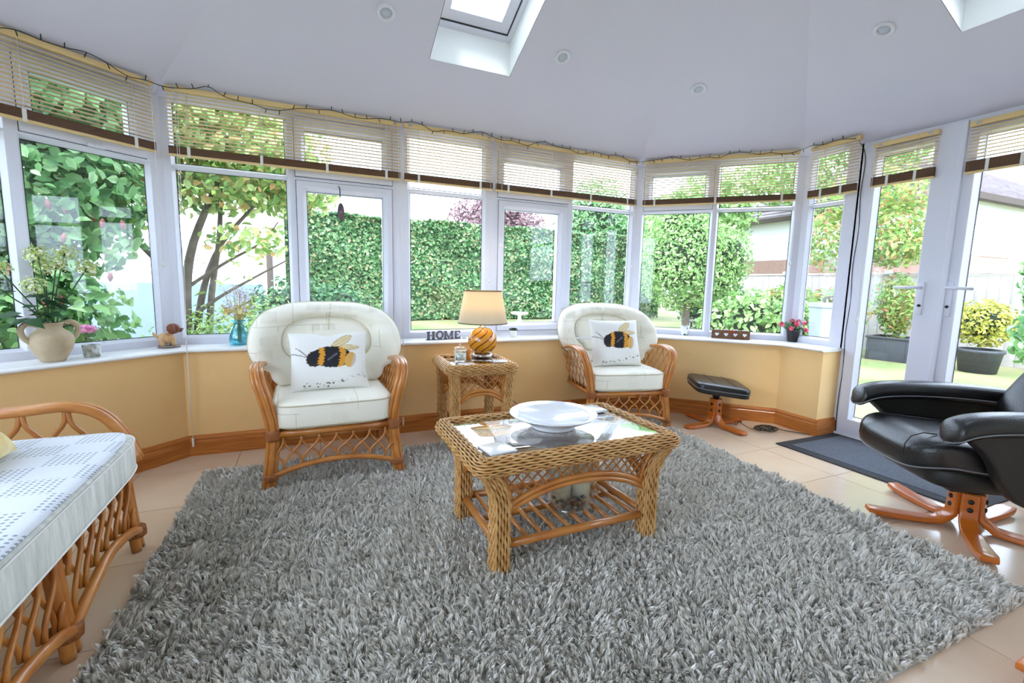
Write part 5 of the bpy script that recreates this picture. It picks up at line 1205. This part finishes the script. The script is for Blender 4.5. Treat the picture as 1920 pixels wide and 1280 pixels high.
for k in range(110):
    x, y, z = rg.uniform(-0.75, 0.95), rg.uniform(-0.75, -0.35), rg.uniform(1.65, 2.5)
    if k < 26: x, z = rg.uniform(0.25, 0.95), rg.uniform(0.98, 1.5)
    if nl is None: nl = B().add([(0, 0, 0), (0.022, 0.03, 0.006), (0.018, 0.065, 0.004), (0, 0.10, -0.012), (-0.018, 0.065, 0.004), (-0.022, 0.03, 0.006), (0, 0.05, -0.004)], [(0, 1, 6), (1, 2, 6), (2, 3, 6), (3, 4, 6), (4, 5, 6), (5, 0, 6)], True).obj('leaf', M_ln, tr); o = nl
    else: o = nl.copy(); COL.objects.link(o)
    o.location = (x, y, z); o.rotation_euler = (rg.uniform(-0.9, 0.9), rg.uniform(-0.9, 0.9), rg.uniform(0, 6.28)); s_ = rg.uniform(0.6, 1.0); o.scale = (s_, s_, s_)
_ls = plant('leafy_shrub', 'dense leafy shrub filling the corner window behind the cream jug', 'shrub', (-1.9, 4.0, 0),
    [((0.0, 0, 0.7), (0.8, 0.5, 0.7), 4200), ((-0.5, -0.4, 1.5), (0.7, 0.5, 0.8), 3600), ((0.35, 0.15, 1.6), (0.6, 0.45, 0.6), 2600), ((0.2, 0.0, 2.3), (0.8, 0.5, 0.5), 2400), ((-1.3, -0.8, 0.9), (0.7, 0.6, 1.0), 3000), ((-1.4, -0.9, 2.0), (0.7, 0.6, 0.6), 2000)], 0.085, G_mid, [([(0, 0, 0), (0.05, 0, 0.8), (0, 0, 1.6)], (0.03, 0.012)), ([(-0.4, -0.3, 0), (-0.5, -0.35, 0.9), (-0.5, -0.4, 1.8)], (0.03, 0.012))], ratio=0.62)
M_spike = mat('crimson_flower_spike', rgb(110, 44, 54), 0.6, var=rgb(150, 84, 84), vscale=60)
sp_ = None; rg = random.Random(8)
for k in range(16):
    if sp_ is None: sp_ = B().lathe([(0.002, 0), (0.013, -0.02), (0.014, -0.035), (0.009, -0.055), (0.001, -0.065)], 9).obj('flower_spike', M_spike, _ls); o = sp_
    else: o = sp_.copy(); COL.objects.link(o)
    o.location = (rg.uniform(0.05, 0.9), rg.uniform(-0.48, -0.08), rg.uniform(0.75, 1.6)); o.rotation_euler = (rg.uniform(-0.2, 0.2), rg.uniform(-0.2, 0.2), 0)
pk = plant('pink_flower', 'pink flower head just outside the corner window', 'flowers', (-1.16, 3.38, 0.30), [((0, 0, 0.46), (0.055, 0.05, 0.025), 90)], 0.02, leaf_mat('pink_bloom', [rgb(226, 130, 190), rgb(240, 180, 216), rgb(206, 100, 170)]), [([(0, 0, -0.3), (0.01, 0, 0.1), (0, 0, 0.45)], (0.005, 0.003))], ratio=0.9)
plant('low_shrub', 'low feathery green shrub under the many-stemmed tree', 'shrub', (-0.35, 4.55, 0), [((0.0, 0, 0.45), (0.5, 0.35, 0.50), 2600), ((-0.5, 0.0, 0.40), (0.4, 0.35, 0.45), 1800)], 0.04, G_lime, ratio=0.4, core=None)
plant('dark_bush', 'dark green bush against the white garage', 'shrub', (-0.15, 6.9, 0), [((0.0, 0, 0.5), (0.7, 0.5, 0.62), 1600), ((0.6, 0.2, 0.55), (0.5, 0.5, 0.5), 1100)], 0.085, G_dark, core=M_core)
# white garage beyond the tree -----------------------------------------------
M_rend = mat('white_render', rgb(242, 242, 240), 0.85); M_roof = mat('grey_roof_tiles', rgb(122, 112, 112), 0.8, var=rgb(100, 90, 90), vscale=3); M_bluew = mat('blue_grey_wall_shade', rgb(120, 136, 164), 0.6)
ga = thing('garage', 'white rendered garage behind the many-stemmed tree', 'garage', (-3.2, 9.2, 0))
B().bx(-3.5, 2.75, 0, 3.2, 0, 2.9).obj('wall', M_rend, ga); B().bx(-3.55, 2.5, -0.04, 0.0, 0, 0.95).obj('lower_shade_strip', M_bluew, ga)  # blue-grey strip paints the shade and shrubs along the wall foot
B().bx(-3.6, 2.85, -0.06, 3.3, 2.9, 3.0).obj('flat_roof', M_rend, ga); B().tube([(2.62, -0.06, 0.0), (2.62, -0.06, 1.5)], 0.05, 8).obj('downpipe', M_barkd, ga)
# round tree and shrubs beyond the corner window -------------------------------
plant('round_tree', 'round-headed light green tree on a short trunk outside the corner window', 'tree', (6.35, 6.45, 0.0),
    [((-0.08, 0.08, 1.55), (0.90, 0.90, 0.95), 10500), ((0.25, -0.2, 1.2), (0.65, 0.6, 0.5), 3500), ((-0.1, 0.1, 2.2), (0.55, 0.55, 0.45), 2600), ((0.5, -0.35, 1.6), (0.5, 0.5, 0.6), 2500)], 0.062, G_lime, [([(0, 0, -0.05), (0.02, 0, 0.5), (0, 0, 1.2)], (0.075, 0.05))], ratio=0.5, core=M_core)
plant('leafy_bush', 'broad pale green bush in front of the neighbouring house', 'shrub', (5.85, 4.72, 0.0), [((0, 0, 0.6), (0.42, 0.42, 0.5), 1300), ((0.3, -0.4, 0.55), (0.4, 0.4, 0.45), 1100), ((-0.2, 0.35, 0.5), (0.35, 0.35, 0.42), 800)], 0.095, G_lime, ratio=0.5, core=M_core)
plant('conifer_tree', 'tall feathery evergreen tree behind the hedge beside the white house', 'tree', (11.6, 17.5, 0), [((0, 0, 3.2), (1.9, 1.9, 2.6), 7000), ((1.5, -0.8, 2.6), (1.5, 1.5, 1.8), 4000)], 0.20, G_mid, [([(0, 0, 0), (0, 0, 2), (0, 0, 4)], (0.2, 0.08))], ratio=0.35, core=M_core)
plant('copper_tree', 'copper leaved tree rising behind the hedge', 'tree', (8.6, 21.5, 0), [((-1.0, 0, 3.6), (1.6, 1.5, 1.6), 3200), ((1.0, 0, 3.4), (1.8, 1.5, 1.7), 3200), ((0.2, 0, 4.6), (1.3, 1.2, 1.0), 1800)], 0.18, G_red, [([(0, 0, 0), (0, 0, 1.5), (0, 0, 3.5)], (0.25, 0.1))], core=None)
plant('background_tree', 'pale green tree top above the neighbouring house', 'tree', (11.0, 10.4, 0), [((0, 0, 3.3), (1.3, 1.3, 1.3), 3500), ((-0.8, 0.8, 2.7), (1.1, 1.0, 1.2), 2600), ((1.4, -1.3, 4.3), (1.5, 1.2, 0.9), 2200), ((2.6, -3.0, 4.9), (1.5, 1.4, 0.8), 1800)], 0.15, G_lime, [([(0, 0, 0), (0, 0, 1.5), (0.1, 0, 3.3)], (0.16, 0.08))])
plant('blue_green_bush', 'blue green bush between the round tree and the neighbouring house', 'shrub', (7.7, 7.5, 0), [((0, 0, 0.9), (0.5, 0.5, 0.8), 2400), ((0.3, -0.5, 0.75), (0.4, 0.4, 0.6), 1600)], 0.07, G_dark, core=M_core)
plant('orange_tinged_bush', 'low bush with orange tinged leaves in front of the fence', 'shrub', (8.35, 5.9, 0), [((0, 0, 0.75), (0.45, 0.6, 0.45), 1100), ((-0.1, -0.9, 0.72), (0.4, 0.6, 0.42), 1000)], 0.10, G_orn, ratio=0.35, core=M_core)
plant('maple_tree', 'slender tree with light green and reddish leaves by the patio doors', 'tree', (8.8, 4.85, 0), [((0.1, -0.25, 2.1), (0.7, 0.75, 0.65), 1700), ((-0.2, 0.5, 2.0), (0.55, 0.55, 0.65), 1100), ((0, 0, 2.7), (0.8, 0.9, 0.45), 1100), ((-0.2, -0.5, 1.75), (0.45, 0.5, 0.32), 700)], 0.09, G_orn, [([(0, 0, 0), (0, 0.05, 1.0), (0.05, 0, 2.0)], (0.04, 0.02))], ratio=0.45)
# fence --------------------------------------------------------------------
M_fence = mat('weathered_fence', rgb(188, 182, 178), 0.85, var=rgb(160, 154, 152), vscale=6, stretch=(1, 1, 0.3))
fe = thing('boarded_fence', 'weathered grey boarded fence along the side of the garden', 'fence', (9.75, 0, 0)); bd_ = None; rg = random.Random(5)
for k in range(74):
    y = -1.0+k*0.145
    for tier in (0, 1):
        if bd_ is None: bd_ = B().bx(-0.009, 0.009, 0, 0.138, 0, 0.66, 0.002).obj('board', M_fence, fe, (0, y, -0.03)); o = bd_
        else: o = bd_.copy(); COL.objects.link(o)
        o.location = (rg.uniform(-0.004, 0.004), y, -0.03 if tier == 0 else 0.70)
for z in (0.665, 1.375): B().bx(-0.03, 0.02, -1.0, 9.75, z, z+0.035, 0.003).obj('rail', M_fence, fe)
for k in range(6): B().bx(0.01, 0.10, -1.0+k*2.0, -0.91+k*2.0, -0.05, 1.46, 0.004).obj('post', M_fence, fe)
# planters -------------------------------------------------------------------
M_plant = mat('charcoal_planter', rgb(62, 66, 74), 0.5); M_soil = mat('soil', rgb(60, 46, 36), 0.95)
pt_ = thing('square_planter', 'square charcoal planter standing outside the patio doors', 'planter', (8.75, 4.32, gz(8.75, 4.32)-0.01), 0.2)
f = B(); 
for (x0, x1, y0, y1) in ((-0.27, 0.27, -0.27, -0.24), (-0.27, 0.27, 0.24, 0.27), (-0.27, -0.24, -0.24, 0.24), (0.24, 0.27, -0.24, 0.24)): f.bx(x0, x1, y0, y1, 0, 0.36, 0.004)
f.obj('box', M_plant, pt_); B().bx(-0.29, 0.29, -0.29, -0.235, 0.355, 0.385, 0.004).bx(-0.29, 0.29, 0.235, 0.29, 0.355, 0.385, 0.004).bx(-0.29, -0.235, -0.235, 0.235, 0.355, 0.385, 0.004).bx(0.235, 0.29, -0.235, 0.235, 0.355, 0.385, 0.004).obj('rim', M_plant, pt_); B().bx(-0.24, 0.24, -0.24, 0.24, 0.30, 0.33).obj('soil', M_soil, pt_)
plant('planted_bamboo', 'airy green shrub growing in the square planter', 'shrub', (8.75, 4.32, 0.29), [((0, 0, 0.65), (0.32, 0.34, 0.45), 1100), ((0, 0, 0.30), (0.22, 0.22, 0.3), 400)], 0.075, G_orn, [([(0, 0, 0), (0.03, 0, 0.4), (0, 0.05, 0.9)], (0.012, 0.005)), ([(0.06, 0, 0), (0.1, 0.05, 0.4), (0.16, 0.05, 0.85)], (0.012, 0.005))], ratio=0.4)
yp = thing('round_planter', 'round charcoal pot standing before the boarded fence', 'planter', (8.70, 3.22, gz(8.7, 3.2)-0.01)); B().lathe([(0.20, 0), (0.24, 0.28), (0.26, 0.29), (0.26, 0.33), (0.22, 0.33), (0.21, 0.27), (0.001, 0.27)], 26).obj('pot', M_plant, yp)
plant('golden_shrub', 'golden leaved shrub in the round pot before the fence', 'shrub', (8.70, 3.22, 0.24), [((0, 0, 0.42), (0.34, 0.36, 0.34), 1700)], 0.06, G_gold, ratio=0.5, core=M_core)
gb = thing('tall_planter', 'tall grey planter outside the small window with pink flowers', 'planter', (6.0, 3.72, gz(6, 3.7)-0.01), 0.3); B().lathe([(0.14, 0), (0.19, 0.88), (0.21, 0.90), (0.21, 0.95), (0.17, 0.95), (0.15, 0.85), (0.001, 0.85)], 4, smooth=False).obj('pot', mat('pale_grey_planter', rgb(150, 158, 170), 0.6), gb)
plant('edge_shrub', 'green shrub at the far edge of the patio doors', 'shrub', (7.35, 2.20, 0.0), [((0, 0, 1.25), (0.3, 0.28, 0.42), 700), ((0.1, 0.05, 0.6), (0.3, 0.3, 0.4), 500)], 0.085, G_mid, [([(0, 0, 0), (0, 0, 0.8), (0, 0, 1.3)], (0.02, 0.01))])
bb_ = thing('bird_bath', 'white stone bird bath on the lawn before the hedge', 'bird bath', (5.45, 11.75, -0.042))
B().lathe([(0.13, 0), (0.13, 0.04), (0.06, 0.07), (0.05, 0.2), (0.09, 0.235), (0.24, 0.26), (0.25, 0.31), (0.22, 0.31), (0.05, 0.28), (0.001, 0.28)], 26).obj('bath', M_rend, bb_)
# neighbouring house -----------------------------------------------------------
M_pane = mat('dark_window_glass', rgb(150, 170, 186), 0.1); M_brick = mat('brick_base', rgb(176, 140, 126), 0.85, var=rgb(150, 116, 104), vscale=20, stretch=(1, 1, 4))
nh = thing('neighbour_house', 'white rendered bungalow with grey tiled roof beyond the fence', 'house', (14.0, 5.9, 0))
B().bx(0, 9, 0, 6.4, 0.5, 3.30).obj('wall', M_rend, nh); B().bx(-0.03, 9.03, -0.03, 6.43, 0, 2.0).obj('brick_plinth', M_brick, nh)
def hip(b, x0, x1, y0, y1, z0, z1, ov):
    x0 -= ov; x1 += ov; y0 -= ov; y1 += ov; h = (y1-y0)/2; m = (y0+y1)/2
    b.add([(x0, y0, z0), (x1, y0, z0), (x1, y1, z0), (x0, y1, z0), (x0+h, m, z1), (x1-h, m, z1)], [(0, 1, 5, 4), (1, 2, 5), (2, 3, 4, 5), (3, 0, 4), (3, 2, 1, 0)]); return b
hip(B(), 0, 9, 0, 6.4, 3.28, 5.6, 0.45).obj('roof', M_roof, nh)
# rows of roof tiles as raised courses
rt = B()
for k in range(17):
    u = (k+0.5)/18; z = 3.28+2.32*u; h = 3.65*u; x0, x1, y0, y1 = -0.45+h, 9.45-h, -0.45+h, 6.85-h
    rt.bx(x0, x1, y0-0.02, y0+0.03, z-0.01, z+0.03); rt.bx(x0-0.02, x0+0.03, y0, y1, z-0.01, z+0.03)
o = rt.obj('tile_courses', M_roof, nh); o['kind'] = 'stuff'
B().bx(-0.47, 9.47, -0.49, -0.42, 3.16, 3.30).bx(-0.49, -0.42, -0.47, 6.87, 3.16, 3.30).obj('gutter', M_barkd, nh)
for (x, z0, z1, w) in ((1.9, 2.05, 2.85, 0.75), (4.6, 2.05, 2.85, 0.9)):
    wn = B().bx(x-w, x+w, -0.05, 0.0, z0-0.06, z1+0.06).obj('window', M_upvc, nh)
    for s in (-1, 1): B().bx(x+s*w*0.5-w*0.44, x+s*w*0.5+w*0.44, -0.06, -0.049, z0, z1).obj('window_pane', M_pane, wn)
for (y, z0, z1, w) in ((1.9, 1.95, 2.85, 0.55),):
    wn = B().bx(-0.05, 0.0, y-w, y+w, z0-0.06, z1+0.06).obj('window', M_upvc, nh)
    for s in (-1, 1): B().bx(-0.06, -0.049, y+s*w*0.5-w*0.44, y+s*w*0.5+w*0.44, z0, z1).obj('window_pane', M_pane, wn)
# far white house with chimney behind the hedge ---------------------------------
fh = thing('far_house', 'far white gabled house with chimney showing above the hedge', 'house', (13.5, 28.0, 0), -0.45)
B().bx(-2.6, 4.2, 0, 5, 0, 4.6).obj('wall', M_rend, fh)
M_proof = mat('pale_roof', rgb(214, 200, 190), 0.8)  # even pale roof tone for the far house
B().add([(-3.0, -0.3, 4.5), (4.6, -0.3, 4.5), (4.6, 5.3, 4.5), (-3.0, 5.3, 4.5), (0.8, 2.5, 6.9), (2.6, 2.5, 6.9)], [(0, 1, 5, 4), (1, 2, 5), (2, 3, 4, 5), (3, 0, 4), (3, 2, 1, 0)]).obj('roof', M_proof, fh)
ch = B().bx(-1.9, -1.2, 1.2, 1.9, 4.3, 6.0).obj('chimney', M_rend, fh)
for x in (-1.72, -1.40): B().lathe([(0.10, 6.0), (0.12, 6.35), (0.001, 6.36)], 10, c=(x, 1.55, 0)).obj('chimney_pot', M_brick, ch)
f2 = thing('far_cottage', 'far pale cottage with a small window above the hedge', 'house', (20.0, 24.2, 0), -0.5); B().bx(-1.3, 1.3, 0, 4, 0, 6.4).obj('wall', M_rend, f2); B().bx(-1.6, 1.6, -0.3, 4.3, 6.4, 6.6).obj('roof', M_roof, f2); wn = B().bx(-0.2, 0.6, -0.05, 0, 4.7, 5.4).obj('window', M_upvc, f2); B().bx(-0.14, 0.54, -0.06, -0.049, 4.76, 5.34).obj('window_pane', M_pane, wn); B().bx(-1.35, 1.1, -0.08, 0, 5.7, 5.9).obj('fascia', M_brick, f2)
